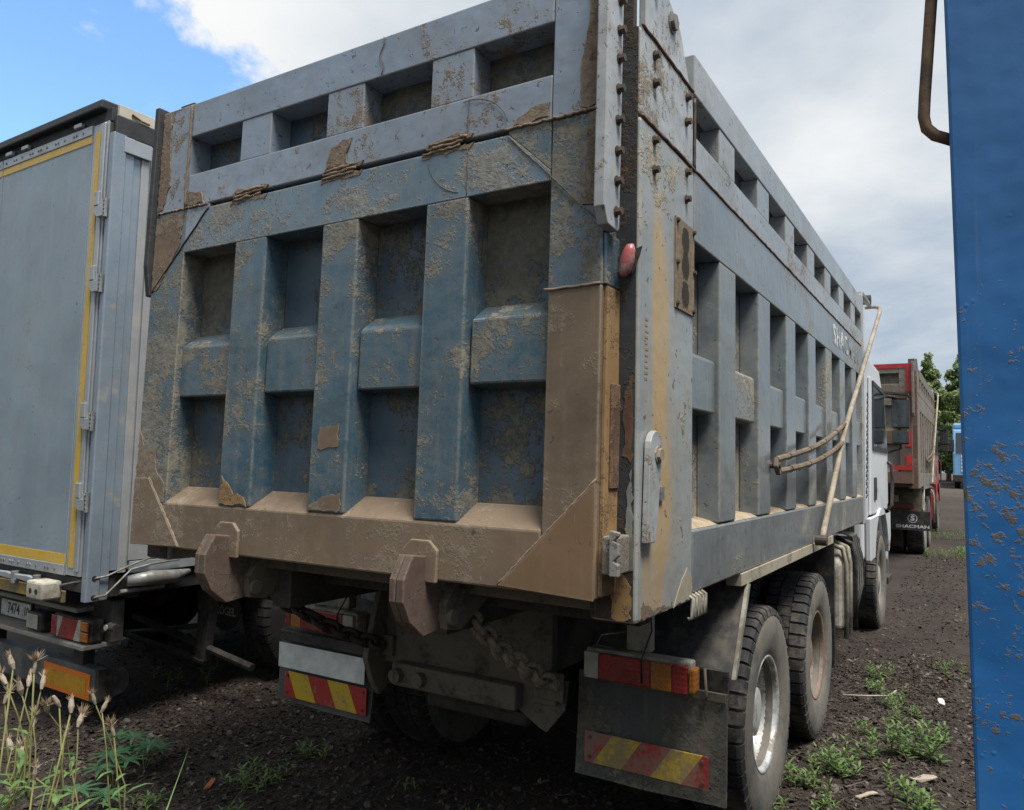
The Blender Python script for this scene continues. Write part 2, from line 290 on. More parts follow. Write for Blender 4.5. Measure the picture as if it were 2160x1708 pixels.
# ground
def ground_mat():
    m, N, b, t = newmat('dark_dirt'); co = coords(N)
    n1 = N.noise(co, .9, 8, .6); n2 = N.noise(co, 9, 9, .68, .3); n3 = N.noise(co, 70, 6, .7); n4 = N.noise(co, 260, 3, .6)
    c = N.mix(N.ss(n1, .35, .65), (.018, .0125, .0098), (.036, .025, .018))
    c = N.mix(N.ss(N.noise(co, .38, 5, .55), .48, .62, 0, .55), c, (.056, .039, .027))
    c = N.mix(N.ss(n2, .42, .7, 0, .85), c, (.047, .034, .025))
    c = N.mix(N.ss(n3, .57, .72, 0, .75), c, (.085, .065, .05))
    c = N.mix(N.ss(n4, .62, .75, 0, .6), c, (.02, .016, .014))
    y = N.n('ShaderNodeSeparateXYZ', {0: co}).outputs[1]
    c = N.mix(N.m('MULTIPLY', N.ss(y, 34, 50), .4), c, N.mix(n2, (.10, .08, .06), (.17, .14, .105)))
    t.links.new(c, b.inputs['Base Color']); b.inputs['Roughness'].default_value = .95
    h = N.m('ADD', N.m('ADD', N.m('MULTIPLY', n2, .5), N.m('MULTIPLY', n3, .45)), N.m('MULTIPLY', n4, .2))
    bp = N.n('ShaderNodeBump', {'Height': h, 'Strength': .9, 'Distance': .03}); t.links.new(bp.outputs[0], b.inputs['Normal'])
    return m
M['ground'] = ground_mat()
def island_mat(name, cols, rough=.9, trans=0.0):
    m, N, b, t = newmat(name)
    r = N.n('ShaderNodeNewGeometry').outputs['Random Per Island']
    rp = N.n('ShaderNodeValToRGB', {0: r}); cr = rp.color_ramp
    for i, cc in enumerate(cols):
        p = i/max(1, len(cols)-1)
        e = cr.elements[i] if i < 2 else cr.elements.new(p)
        e.position = p; e.color = (*cc, 1)
    t.links.new(rp.outputs[0], b.inputs['Base Color']); b.inputs['Roughness'].default_value = rough
    if trans:
        b.inputs['Subsurface Weight'].default_value = 0
        tr = N.n('ShaderNodeBsdfTranslucent', {'Color': rp.outputs[0]})
        mx = N.n('ShaderNodeMixShader', {0: trans, 1: b.outputs[0], 2: tr.outputs[0]})
        out = t.nodes['Material Output']; t.links.new(mx.outputs[0], out.inputs[0])
    return m
M['chips'] = island_mat('wood_chips', [(0.01584, 0.0108, 0.00864), (0.02592, 0.018, 0.01296), (0.0396, 0.02808, 0.02016), (0.0576, 0.0396, 0.02736), (0.02448, 0.01584, 0.01296), (0.0864, 0.0648, 0.04752), (0.036, 0.0216, 0.0144), (0.0432, 0.03024, 0.0216), (0.1728, 0.144, 0.1152)])
M['stones'] = island_mat('small_stones', [(0.036, 0.03, 0.027), (0.06, 0.051, 0.045), (0.096, 0.084, 0.075), (0.045, 0.03, 0.024), (0.15, 0.138, 0.12)])
M['leaf'] = island_mat('weed_leaf', [(.09, .17, .04), (.12, .22, .055), (.16, .27, .075), (.10, .18, .06)], .6, .25)
M['lupine'] = island_mat('lupine_leaf', [(.045, .11, .05), (.06, .14, .065), (.08, .17, .08)], .5, .2)
M['tree_leaf'] = island_mat('birch_leaf', [(.10, .15, .045), (.14, .20, .06), (.19, .25, .085), (.12, .17, .05)], .6, .25)
M['stem'] = simple('dry_stem', (.18, .175, .06), .75, var=.3, vs=12)
M['flower'] = island_mat('dry_seed_head', [(.24, .16, .09), (.36, .26, .16), (.58, .50, .39), (.20, .13, .075), (.40, .30, .2)], .9, .3)
M['bark'] = simple('birch_bark', (.30, .28, .25), .85, var=.4, vs=3)
M['orange_leaf'] = simple('orange_scrap', (.38, .12, .03), .8, var=.3, vs=10)
M['pale_scrap'] = simple('pale_scrap', (.42, .36, .29), .85, var=.2)
M['blue_cab'] = simple('light_blue_paint', (.20, .42, .70), .35, var=.05, bump=0)
M['white_paint'] = simple('white_paint', (.75, .77, .8), .4, var=.05, bump=0)

# ------------------------------------------------------------------ mesh builder
ORG = {}
SHEAR = None
class MB:
    def __init__(s): s.v = []; s.f = []
    def add(s, vs, fs):
        o = len(s.v); s.v += [tuple(p) for p in vs]; s.f += [tuple(i+o for i in f) for f in fs]; return s
    def box(s, x0, x1, y0, y1, z0, z1):
        x0, x1 = min(x0, x1), max(x0, x1); y0, y1 = min(y0, y1), max(y0, y1); z0, z1 = min(z0, z1), max(z0, z1)
        return s.add([(x0, y0, z0), (x1, y0, z0), (x1, y1, z0), (x0, y1, z0), (x0, y0, z1), (x1, y0, z1), (x1, y1, z1), (x0, y1, z1)],
                     [(0, 3, 2, 1), (4, 5, 6, 7), (0, 1, 5, 4), (1, 2, 6, 5), (2, 3, 7, 6), (3, 0, 4, 7)])
    def prism(s, poly, axis, a0, a1):
        """poly: 2D points in the other two axes (order x,y,z without axis)"""
        n = len(poly); ar = sum(poly[i][0]*poly[(i+1) % n][1]-poly[(i+1) % n][0]*poly[i][1] for i in range(n))
        if a0 > a1: a0, a1 = a1, a0
        def P(p, a): return (a, p[0], p[1]) if axis == 'x' else ((p[0], a, p[1]) if axis == 'y' else (p[0], p[1], a))
        pos = ar > 0
        if axis == 'y': pos = not pos
        if not pos: poly = poly[::-1]
        vs = [P(p, a0) for p in poly]+[P(p, a1) for p in poly]
        fs = [tuple(range(n))[::-1], tuple(range(n, 2*n))]+[(i, (i+1) % n, n+(i+1) % n, n+i) for i in range(n)]
        return s.add(vs, fs)
    def tube(s, pts, r, n=8, cap=True):
        pts = [Vector(p) for p in pts]; rs = r if isinstance(r, (list, tuple)) else [r]*len(pts)
        o = len(s.v); prev = None; k = len(pts)
        for i, p in enumerate(pts):
            d = (pts[min(i+1, k-1)]-pts[max(i-1, 0)]).normalized()
            if prev is None:
                a = d.orthogonal().normalized()
            else:
                a = (prev-d*prev.dot(d)); a = a.normalized() if a.length > 1e-6 else d.orthogonal().normalized()
            prev = a; b = d.cross(a)
            for j in range(n):
                t = 2*math.pi*j/n; s.v.append(tuple(p+(a*math.cos(t)+b*math.sin(t))*rs[i]))
        for i in range(k-1):
            for j in range(n):
                s.f.append((o+i*n+j, o+i*n+(j+1) % n, o+(i+1)*n+(j+1) % n, o+(i+1)*n+j))
        if cap: s.f.append(tuple(o+j for j in range(n))[::-1]); s.f.append(tuple(o+(k-1)*n+j for j in range(n)))
        return s
    def lathe(s, prof, n=48, closed=False):
        """profile of (r, x) turned round the x axis"""
        o = len(s.v); k = len(prof)
        for r, x in prof:
            for j in range(n):
                t = 2*math.pi*j/n; s.v.append((x, r*math.cos(t), r*math.sin(t)))
        for i in range(k if closed else k-1):
            i2 = (i+1) % k
            for j in range(n): s.f.append((o+i*n+j, o+i*n+(j+1) % n, o+i2*n+(j+1) % n, o+i2*n+j))
        return s
    def xf(s, fn, start=0):
        for i in range(start, len(s.v)): s.v[i] = tuple(fn(*s.v[i]))
        return s
    def mesh(s, name, off=(0, 0, 0)):
        me = bpy.data.meshes.new(name); me.from_pydata([(a-off[0], b-off[1], c-off[2]) for a, b, c in s.v], [], s.f); me.update(); return me
    def build(s, name, mat, parent=None, bevel=0.0, smooth=False, seg=2):
        off = ORG.get(parent.name, (0, 0, 0)) if parent else (0, 0, 0)
        me = s.mesh(name, off); me.materials.append(M[mat] if isinstance(mat, str) else mat)
        if smooth:
            for p in me.polygons: p.use_smooth = True
        o = bpy.data.objects.new(name, me); COL.objects.link(o)
        if parent: o.parent = parent; ORG[o.name] = off
        if bevel:
            bv = o.modifiers.new('bevel', 'BEVEL'); bv.width = bevel; bv.segments = seg; bv.limit_method = 'ANGLE'; bv.angle_limit = R(35)
        return o
def empty(name, loc, label, cat, group=None, rz=0.0, org=None):
    o = bpy.data.objects.new(name, None); COL.objects.link(o); o.location = loc; o.rotation_euler = (0, 0, rz); o.empty_display_size = .2
    o['label'] = label; o['category'] = cat
    if group: o['group'] = group
    ORG[o.name] = org if org is not None else (0, 0, 0); return o
def tag(o, label, cat, group=None):
    o['label'] = label; o['category'] = cat
    if group: o['group'] = group
    return o
def clone(o, parent, loc=None, rot=None):
    c = o.copy(); COL.objects.link(c); c.parent = parent
    if loc is not None: c.location = loc
    if rot is not None: c.rotation_euler = rot
    for ch in list(o.children): clone(ch, c)
    return c
def text_mb(txt, size, depth=.003, bold=.0, space=1.0, sx=1.0):
    cu = bpy.data.curves.new('txt', 'FONT'); cu.body = txt; cu.size = size; cu.extrude = depth; cu.offset = bold; cu.align_x = 'CENTER'; cu.align_y = 'CENTER'
    cu.space_character = space; cu.resolution_u = 3
    ob = bpy.data.objects.new('txt', cu); COL.objects.link(ob)
    dg = bpy.context.evaluated_depsgraph_get(); dg.update()
    me = ob.evaluated_get(dg).to_mesh()
    mb = MB(); mb.add([(v.co.x*sx, v.co.y, v.co.z) for v in me.vertices], [tuple(p.vertices) for p in me.polygons])
    ob.evaluated_get(dg).to_mesh_clear(); bpy.data.objects.remove(ob); bpy.data.curves.remove(cu); return mb
def bolt_mb(c, axis, r=.014, h=.016):
    """hex head with washer, axis +x or -y"""
    mb = MB()
    for rr, h0, h1, n in ((r*1.35, 0, .004, 12), (r, .004, h, 6)):
        pts = [(rr*math.cos(2*math.pi*i/n+.3), rr*math.sin(2*math.pi*i/n+.3)) for i in range(n)]
        if axis == 'x': mb.prism([(c[1]+a, c[2]+b) for a, b in pts], 'x', c[0]+h0, c[0]+h1)
        else: mb.prism([(c[0]+a, c[2]+b) for a, b in pts], 'y', c[1]-h1, c[1]-h0)
    return mb

# ------------------------------------------------------------------ ground
def gz(x, y):
    z = -.03+.018*min(max(0.0, y-4.5), 70)
    return z
def hgt(x, y):
    d = math.hypot(x+2, y-5)
    a = 1.0 if d < 16 else max(0.0, 1-(d-16)/20)
    z = gz(x, y)
    n = mnoise.noise(Vector((x*.55, y*.55, 3.1)))*.035+mnoise.noise(Vector((x*1.9, y*1.9, 7.7)))*.018+mnoise.noise(Vector((x*6, y*6, 1.2)))*.007
    # wheel tracks stay level
    for cx in (-1.25, -3.1): n *= min(1.0, .25+abs(x-cx)/.8) if y > 3 else 1.0
    lane = math.exp(-((x+.35)/.28)**2)*.05 if 3 < y < 16 else 0.0        # ridge of dirt between truck and container
    rut = -.035*math.exp(-((x+.12)/.13)**2) if y > 3 else 0.0
    return z+n*a+(lane+rut)*a
def make_ground():
    n = 300; ax_ = [math.sinh(u*6.0)/math.sinh(6.0) for u in np.linspace(-1, 1, n+1)]
    xs = [-1.8+a*500 for a in ax_]; ys = [5+a*700 for a in ax_]
    v = [(x, y, hgt(x, y)) for y in ys for x in xs]; f = []
    for j in range(n):
        for i in range(n):
            a = j*(n+1)+i; f.append((a, a+1, a+n+2, a+n+1))
    mb = MB(); mb.v = v; mb.f = f
    o = mb.build('ground', 'ground', smooth=True); o['kind'] = 'structure'
make_ground()

# ------------------------------------------------------------------ wheels
def make_wheel(name, parent, tyre_mat, side_mat, rim_mat, loc, flip=1, convex=False, nlug=46):
    """wheel with its axle along x, outer face +x"""
    Rr = .535
    hb = MB().lathe([(.0, .02), (.11, .02), (.11, -.12), (.0, -.12)], 20)
    wz = hb.build(name, 'frame', parent, smooth=False); wz.location = loc
    wz.rotation_euler = (0, 0, 0 if flip > 0 else math.pi)
    ORG[wz.name] = (0, 0, 0)
    tp = [(.262, .095), (.285, .125), (.33, .142), (.40, .152), (.455, .149), (.495, .140), (.513, .128), (.515, .06), (.517, 0), (.515, -.06), (.513, -.128), (.495, -.14), (.40, -.152), (.33, -.142), (.285, -.125), (.262, -.095)]
    ty = MB().lathe(tp, 72, closed=True).build('tyre', side_mat, wz, smooth=True)
    tr = MB()
    for i in range(nlug):
        for sgn in (-1, 1):
            t = 2*math.pi*(i+(.5 if sgn > 0 else 0))/nlug; dt = 2*math.pi/nlug*.40
            prof = [(.508, .050), (Rr, .050), (Rr-.002, .118), (.522, .136), (.490, .146), (.488, .138)]
            vv = []
            for tt in (t-dt, t+dt):
                for r_, x_ in prof: vv.append((sgn*x_, r_*math.cos(tt), r_*math.sin(tt)))
            k = len(prof)
            fs = [tuple(range(k)), tuple(range(k, 2*k))[::-1]]+[(j, k+j, k+(j+1) % k, (j+1) % k) for j in range(k)]
            if sgn < 0: fs = [q[::-1] for q in fs]
            tr.add(vv, fs)
        t = 2*math.pi*i/nlug; dt = 2*math.pi/nlug*.46; vv = []
        for tt in (t-dt, t+dt):
            for r_, x_ in ((.508, .040), (Rr, .040), (Rr, -.040), (.508, -.040)): vv.append((x_, r_*math.cos(tt), r_*math.sin(tt)))
        tr.add(vv, [(0, 1, 2, 3), (7, 6, 5, 4), (0, 4, 5, 1), (1, 5, 6, 2), (2, 6, 7, 3), (3, 7, 4, 0)])
    tb = tr.build('tread', tyre_mat, wz)
    if convex: rp = [(.262, .10), (.285, .118), (.275, .098), (.262, .02), (.24, -.03), (.22, .03), (.17, .075), (.15, .115), (.0, .13)]
    else: rp = [(.262, .10), (.288, .124), (.282, .130), (.268, .118), (.262, .06), (.256, -.03), (.235, -.055), (.215, -.02), (.165, .0), (.155, -.02), (.125, -.02), (.118, .075), (.08, .085), (.0, .085)]
    rm = MB().lathe(rp, 48).build('rim', rim_mat, wz, smooth=True)
    nm = MB()
    for i in range(10):
        t = 2*math.pi*i/10
        nm2 = bolt_mb((.005 if not convex else .06, .185*math.cos(t), .185*math.sin(t)), 'x', .014, .035)
        nm.add(nm2.v, nm2.f)
    nm.build('wheel_nuts', 'bolt', wz)
    return wz

# ------------------------------------------------------------------ dump truck (built in the near truck's coordinates)
R0 = (-2.17, 2.13, -.03); XC = -2.17; XR = -.918
RIBS_Y = [3.148, 3.805, 4.443, 5.090, 5.737, 6.375, 7.02]
def tgy(z): return 2.13+.0206*(z-1.304)
def build_truck(loc, label, near=True, rz=0.0):
    T = empty('dump_truck', loc, label, 'dump truck', rz=rz, org=R0)
    mt = (lambda k: k) if near else (lambda k: {'tg_blue': 'r_brown', 'tg_upper_sheen': 'r_grey', 'tg_beam': 'r_grey', 'tg_panel': 'r_grey', 'tg_brown': 'r_brown', 'post': 'r_grey', 'post_rear': 'r_brown',
          'side': 'r_grey', 'side_up': 'r_grey', 'side_sheet': 'r_recess_shade', 'plate_light': 'r_grey', 'white_cab': 'r_cab', 'tyre': 'tyre', 'beige_strip': 'grey_steel', 'rim_silver': 'rim_silver', 'orange_rust': 'r_brown', 'tg_crust': 'r_brown', 'sand': 'r_grey'}.get(k, k))
    shear = lambda x, y, z: (x, y+tgy(z), z)
    # ---------- tailgate
    tg = MB().box(-3.335, -1.005, .115, .14, 1.33, 3.372).xf(shear).build('tailgate', mt('tg_panel'), T)
    def tgbox(name, mat, x0, x1, y0, y1, z0, z1, bev=.006):
        return MB().box(x0, x1, y0, y1, z0, z1).xf(shear).build(name, mt(mat), tg, bevel=bev, seg=3)
    # stiles
    tgbox('stile', 'tg_blue', -3.345, -3.112, 0, .122, 1.50, 2.870)
    tgbox('stile', 'tg_upper_sheen', -3.345, -3.126, .001, .122, 2.870, 3.378)
    tgbox('stile', 'tg_brown', -1.190, -1.0, 0, .122, 1.322, 2.292)
    tgbox('stile', 'tg_blue', -1.194, -1.0, .004, .122, 2.292, 2.872)
    tgbox('stile', 'tg_upper_sheen', -1.196, -1.0, .002, .122, 2.872, 3.378)
    # bottom beam with sloped ledge
    MB().prism([(0, 1.322), (0, 1.518), (.115, 1.590), (.115, 1.322)], 'x', -3.343, -1.190).xf(shear).build('bottom_beam', mt('tg_brown'), tg, bevel=.008)
    tgbox('stile', 'tg_brown', -3.346, -3.115, -.001, .122, 1.321, 1.505)
    # ribs
    for a, b in ((-2.755, -2.560), (-2.228, -2.040), (-1.706, -1.521)):
        MB().prism([(a, 0), (b, 0), (b+.012, .118), (a-.012, .118)], 'z', 1.5235, 2.662).xf(shear).build('rib', mt('tg_blue'), tg, bevel=.007, seg=2)
    for a, b in ((-2.771, -2.579), (-2.247, -2.048), (-1.714, -1.523)):
        tgbox('upper_rib', 'tg_upper_sheen', a, b, .006, .118, 3.028, 3.217)
    # mid beams with bevelled top
    ex = [-3.112, -2.767, -2.548, -2.240, -2.028, -1.718, -1.509, -1.194]
    for i in range(4):
        a, b = ex[2*i], ex[2*i+1]
        MB().prism([(.030, 1.993+.004*(i % 2)), (.030, 2.218+.005*i % .01), (.045, 2.236), (.115, 2.285), (.115, 1.985)], 'x', a, b).xf(shear).build('mid_beam', mt('tg_blue'), tg, bevel=.008)
    # upper horizontal beams, the seam between them open in the middle
    MB().prism([(-3.130, 2.660), (-1.196, 2.660), (-1.196, 2.70), (-1.362, 2.853), (-2.955, 2.853), (-3.130, 2.690)], 'y', 0.0, .118).xf(shear).build('cross_beam', mt('tg_beam'), tg, bevel=.004, seg=2)
    tgbox('cross_beam', 'tg_upper_sheen', -3.124, -1.198, .003, .118, 2.874, 3.030)
    tgbox('cross_beam', 'tg_upper_sheen', -3.124, -1.198, .003, .12, 3.215, 3.378)
    # gussets beside the diagonal seams
    MB().prism([(-1.3625, 2.856), (-1.196, 2.7025), (-1.196, 2.87), (-1.362, 2.87)], 'y', .001, .118).xf(shear).build('gusset', mt('tg_blue'), tg)
    MB().prism([(-2.9555, 2.856), (-3.112, 2.709), (-3.112, 2.87), (-2.956, 2.87)], 'y', .001, .118).xf(shear).build('gusset', mt('tg_upper_sheen'), tg)
    if near:
        bead = lambda pts, r, mat='tg_crust': MB().tube([shear(x, -.001, z) for x, z in pts], r, 6).build('weld_bead', mat, tg, smooth=True)
        def rag(a, b, n=14, j=.004): return [(a[0]+(b[0]-a[0])*i/n+random.uniform(-j, j), a[1]+(b[1]-a[1])*i/n+random.uniform(-j, j)) for i in range(n+1)]
        bead(rag((-1.362, 2.846), (-1.008, 2.490), 24, .0015), .0028, 'frame_dusty'); bead(rag((-2.955, 2.852), (-3.335, 2.492), 24, .002), .004, 'frame')
        bead(rag((-1.375, 2.872), (-1.015, 2.872), 40, .003), .0055); bead(rag((-3.335, 2.872), (-2.965, 2.868), 40, .003), .0055)
        bead(rag((-1.205, 2.292), (-1.005, 2.294), 10, .003), .005, 'tg_brown')
        bead(rag((-3.128, 2.87), (-3.128, 3.37), 18, .004), .006)
        # hairline cracks and an old ring scratch round the seam
        bead([(-1.535+.002*math.sin(k*2.1), 2.875+k*.0155) for k in range(11)], .0016, 'frame_dusty'); bead([(-1.53+.002*math.sin(k*1.7), 2.665+k*.017) for k in range(11)], .0016, 'rust')
        bead([(-1.53+.165*math.cos(t), 2.866+.15*math.sin(t)) for t in np.linspace(.25, 1.75, 16)], .0016, 'frame_dusty'); bead([(-1.53+.18*math.cos(t), 2.85+.17*math.sin(t)) for t in np.linspace(3.3, 4.5, 14)], .0016, 'frame_dusty')
        bead([(-1.96+.012*math.sin(k*.9), 3.22+k*.0155) for k in range(11)], .0018, 'rust')
        # dented lumps of repair weld across the seam
        for a, b, zc_ in ((-2.775, -2.597, 2.866), (-2.232, -2.058, 2.864), (-1.712, -1.545, 2.866)):
            mbw = MB()
            for k in range(3):
                z0 = zc_-.016+.015*k
                mbw.tube([shear(a+(b-a)*i/9+random.uniform(-.006, .006)+(.012*(k-1.5)), -.001+random.uniform(-.002, .002), z0+random.uniform(-.003, .003)+.0008*i) for i in range(10)], [(.006*(.5+.5*math.sin(math.pi*(i+.5)/10))+.002)*random.uniform(.7, 1.3) for i in range(10)], 6)
            mbw.build('repair_weld', 'tg_crust', tg, smooth=True)
        # bare brown flakes where the paint has come off
        def flake(name, pts, mat='tg_crust', y=-.0025, jit=.012):
            out = []
            for i in range(len(pts)):
                a, b = pts[i], pts[(i+1) % len(pts)]
                L = math.hypot(b[0]-a[0], b[1]-a[1]); n = max(1, int(L/.02))
                for k in range(n): out.append((a[0]+(b[0]-a[0])*k/n+random.uniform(-jit, jit), a[1]+(b[1]-a[1])*k/n+random.uniform(-jit, jit)))
            MB().prism(out, 'y', y, .003).xf(shear).build(name, mat, tg)
        flake('bare_patch', [(-2.235, 2.884), (-2.11, 2.884), (-2.12, 2.94), (-2.10, 2.995), (-2.15, 3.0), (-2.21, 2.96)], jit=.007)
        for a_, b_ in ((-2.80, -2.58), (-2.25, -2.04), (-1.73, -1.52)):
            flake('bare_patch', [(a_, 2.835), (b_, 2.838), (b_+.015, 2.852), (a_-.01, 2.852)], jit=.006); flake('bare_patch', [(a_, 2.875), (b_, 2.876), (b_+.01, 2.892), (a_+.03, 2.896)], jit=.005)
        flake('bare_patch', [(-1.66, 2.875), (-1.53, 2.878), (-1.54, 2.90), (-1.62, 2.905)], jit=.005)
        flake('bare_patch', [(-1.352, 2.878), (-1.205, 2.882), (-1.205, 2.935), (-1.27, 2.925), (-1.33, 2.905)], jit=.006)
        flake('bare_patch', [(-3.118, 2.886), (-2.985, 2.878), (-3.02, 2.93), (-3.118, 2.955)], jit=.006)
        flake('bare_patch', [(-1.085, 2.885), (-1.008, 2.885), (-1.008, 3.368), (-1.075, 3.368), (-1.06, 3.2), (-1.085, 3.05)], jit=.006)
        flake('bare_patch', [(-1.075, 2.56), (-1.008, 2.54), (-1.008, 2.862), (-1.06, 2.862), (-1.05, 2.7)], jit=.008)
        flake('bare_patch', [(-3.335, 2.50), (-3.30, 2.50), (-3.15, 2.69), (-3.13, 2.85), (-3.335, 2.85)], jit=.006)
        flake('bare_patch', [(-3.335, 2.886), (-3.30, 2.886), (-3.255, 3.0), (-3.28, 3.36), (-3.335, 3.36)], jit=.007)
        flake('bare_patch', [(-2.185, 1.765), (-2.085, 1.77), (-2.08, 1.86), (-2.18, 1.85)], 'tg_brown', jit=.006)
        flake('bare_patch', [(-3.343, 1.51), (-3.125, 1.515), (-3.13, 1.60), (-3.20, 1.66), (-3.21, 1.745), (-3.30, 1.75), (-3.343, 1.85)], 'tg_brown', jit=.008)
        flake('bare_patch', [(-2.745, 1.53), (-2.572, 1.53), (-2.60, 1.565), (-2.66, 1.575), (-2.735, 1.645)], 'orange_rust', jit=.006)
        flake('bare_patch', [(-2.218, 1.53), (-2.05, 1.53), (-2.06, 1.60), (-2.15, 1.58), (-2.215, 1.55)], 'tg_brown', jit=.006)
        # bottom corner gussets
        MB().prism([(-1.003, 1.678), (-1.342, 1.332), (-1.001, 1.318)], 'y', -.007, .0).xf(shear).build('corner_gusset', 'tg_ochre', tg, bevel=.002)
        MB().prism([(-3.241, 1.623), (-2.999, 1.331), (-3.344, 1.319), (-3.344, 1.62)], 'y', -.007, .0).xf(shear).build('corner_gusset', 'tg_brown', tg, bevel=.002)
        bead(rag((-1.003, 1.682), (-1.346, 1.332), 30, .002), .0045, 'tg_brown'); bead(rag((-3.243, 1.628), (-2.996, 1.330), 30, .002), .0045, 'tg_brown')
        # right edge strips
        MB().box(-1.0, -.985, .02, .125, 1.33, 2.29).xf(shear).build('edge_strip', 'orange_rust', tg, bevel=.003)
        MB().box(-.9845, -.9785, .05, .118, 1.655, 1.985).xf(shear).build('edge_strip', 'rust', tg, bevel=.004)
        MB().box(-1.0, -.988, .01, .125, 2.295, 2.46).xf(shear).build('edge_strip', 'tg_blue', tg, bevel=.003)
    # ears along the upper edges
    for s_, x0, x1 in ((1, -1.0, -.962), (-1, -3.378, -3.345)):
        pr = [(-.075, 2.52), (-.045, 2.468), (.03, 2.462), (.045, 2.475), (.045, 3.40), (-.075, 3.40)] if s_ > 0 else [(-.026, 2.62), (-.004, 2.478), (.045, 2.475), (.045, 3.40), (-.026, 3.40)]
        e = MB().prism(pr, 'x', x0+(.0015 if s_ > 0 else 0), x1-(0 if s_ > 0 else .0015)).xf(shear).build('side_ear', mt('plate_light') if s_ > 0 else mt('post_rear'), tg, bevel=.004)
        if near and s_ > 0:
            for zb in (2.522, 2.621, 2.719, 2.821, 2.924, 3.025, 3.120, 3.22, 3.32):
                b_ = bolt_mb((x1, tgy(zb)+.012, zb), 'x', .013, .022); b_.build('bolt', 'bolt', tg)
    # ---------- hinge hooks below
    for xa in ((-1.690, -1.630), (-2.705, -2.645)):
        prof = [(2.004, 1.412), (2.105, 1.402), (2.130, 1.310), (2.21, 1.270), (2.225, 1.142), (2.128, 1.137), (2.035, 1.194), (2.006, 1.262), (1.985, 1.332)]
        prof = [(2.045, 1.412), (2.118, 1.404), (2.128, 1.310), (2.21, 1.275), (2.23, 1.145), (2.115, 1.132), (2.04, 1.19), (2.0, 1.262), (2.0, 1.335)]
        if near:
            hk = MB().prism(prof, 'x', xa[0], xa[0]+.026).build('tailgate_hook', 'hook', T, bevel=.004)
            MB().prism(prof, 'x', xa[0]+.030, xa[1]+.002).build('hook_plate', 'hook', hk, bevel=.004)
            c = xa[1]
            MB().tube([(c-.01, 2.225, 1.185), (c+.055, 2.225, 1.185)], .030, 20).build('hinge_pin', 'frame_dusty', hk, bevel=.004)
            MB().prism([(2.20, 1.145), (2.29, 1.13), (2.46, 1.215), (2.46, 1.30), (2.26, 1.31), (2.19, 1.23)], 'x', c+.004, c+.036).build('hinge_arm', 'frame_dusty', hk, bevel=.004)
            pad = [(xa[0]-.045, 1.315), (c+.045, 1.315), (c+.047, 1.425), (c+.01, 1.457), (xa[0]-.01, 1.457), (xa[0]-.047, 1.42)]
            MB().prism(pad, 'y', -.016, -.0005).xf(shear).build('hook_pad', 'tg_brown', hk, bevel=.004)
        else:
            MB().prism(prof, 'x', *xa).build('tailgate_hook', 'hook', T, bevel=.004)
    # ---------- cargo body: floor, front wall
    fl = MB().box(-3.31, -1.031, 2.29, 7.60, 1.26, 1.32).build('cargo_floor', mt('frame_dusty'), T)
    fwl = MB().box(-3.31, -1.031, 7.60, 7.72, 1.30, 3.30).build('front_wall', mt('side'), T, bevel=.01)
    # ---------- side walls (right one as seen, left one mirrored)
    for s_ in (1, -1):
        X = lambda x: x if s_ > 0 else 2*XC-x
        def b(name, mat, x0, x1, y0, y1, z0, z1, par, bev=.006):
            return MB().box(X(x0), X(x1), y0, y1, z0, z1).build(name, mt(mat), par, bevel=bev, seg=3)
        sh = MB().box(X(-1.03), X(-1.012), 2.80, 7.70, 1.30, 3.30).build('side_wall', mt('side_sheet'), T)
        # rear post with separate rear face
        b('corner_post', 'post', -1.08, XR, 2.2635, 2.802, 1.236, 2.866, sh, .014)
        b('corner_post', 'plate_light', -1.08, XR-.002, 2.266, 2.800, 2.8695, 3.174, sh, .014)
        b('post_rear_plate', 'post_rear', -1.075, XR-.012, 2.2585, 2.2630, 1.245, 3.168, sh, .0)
        # raised tailgate bracket plate above the post
        MB().prism([(2.315, 3.1765), (2.775, 3.1765), (2.715, 3.27), (2.66, 3.355), (2.56, 3.40), (2.40, 3.47), (2.315, 3.47)], 'x', X(-.952), X(-.926)).build('bracket_plate', mt('plate_light'), sh, bevel=.004)
        MB().box(X(-1.06), X(-.956), 2.285, 2.312, 3.1765, 3.47).build('bracket_web', mt('post_rear'), sh, bevel=.004)
        # top rail and board
        b('top_rail', 'side_up', -.99, XR, 2.80, 7.66, 3.170, 3.332, sh)
        b('board_rail', 'side_up', -1.011, XR-.001, 2.803, 7.66, 2.8715, 3.006, sh)
        b('cross_beam', 'side', -1.011, XR, 2.803, 7.66, 2.592, 2.865, sh)
        MB().prism([(X(-1.011), 1.262), (X(XR), 1.262), (X(XR), 1.494), (X(-1.011), 1.512)], 'y', 2.803, 7.66).build('bottom_beam', mt('side'), sh, bevel=.008)
        for i, y in enumerate(RIBS_Y):
            MB().prism([(X(-1.0115), y-.014), (X(XR-.001), y), (X(XR-.001), y+.243), (X(-1.0115), y+.257)], 'z', 1.501, 2.5915).build('rib', mt('side'), sh, bevel=.006, seg=2)
            b('board_post', 'side_up', -1.0115, XR-.004, y, y+.238, 3.006, 3.1698, sh, .006)
        ys = [2.803]+[v for y in RIBS_Y for v in (y-.006, y+.249)]+[7.66]
        for i in range(0, len(ys)-1, 2):
            MB().prism([(X(-1.0118), 1.94), (X(-.936), 1.95), (X(-.936), 2.158), (X(-.945), 2.168), (X(-1.0118), 2.196)], 'y', ys[i]+.002, ys[i+1]-.008).build('mid_beam', mt('side'), sh, bevel=.006)
        b('front_post', 'plate_light', -1.05, XR, 7.6625, 7.80, 1.24, 3.36, sh, .008)
        b('front_post', 'white_cab' if near else 'plate_light', -1.05, XR-.008, 7.803, 8.0, 1.26, 3.30, sh, .008)
        b('sill_strip', 'beige_strip', -.985, XR+.004, 3.474, 5.95, 1.204, 1.2605, sh, .003)
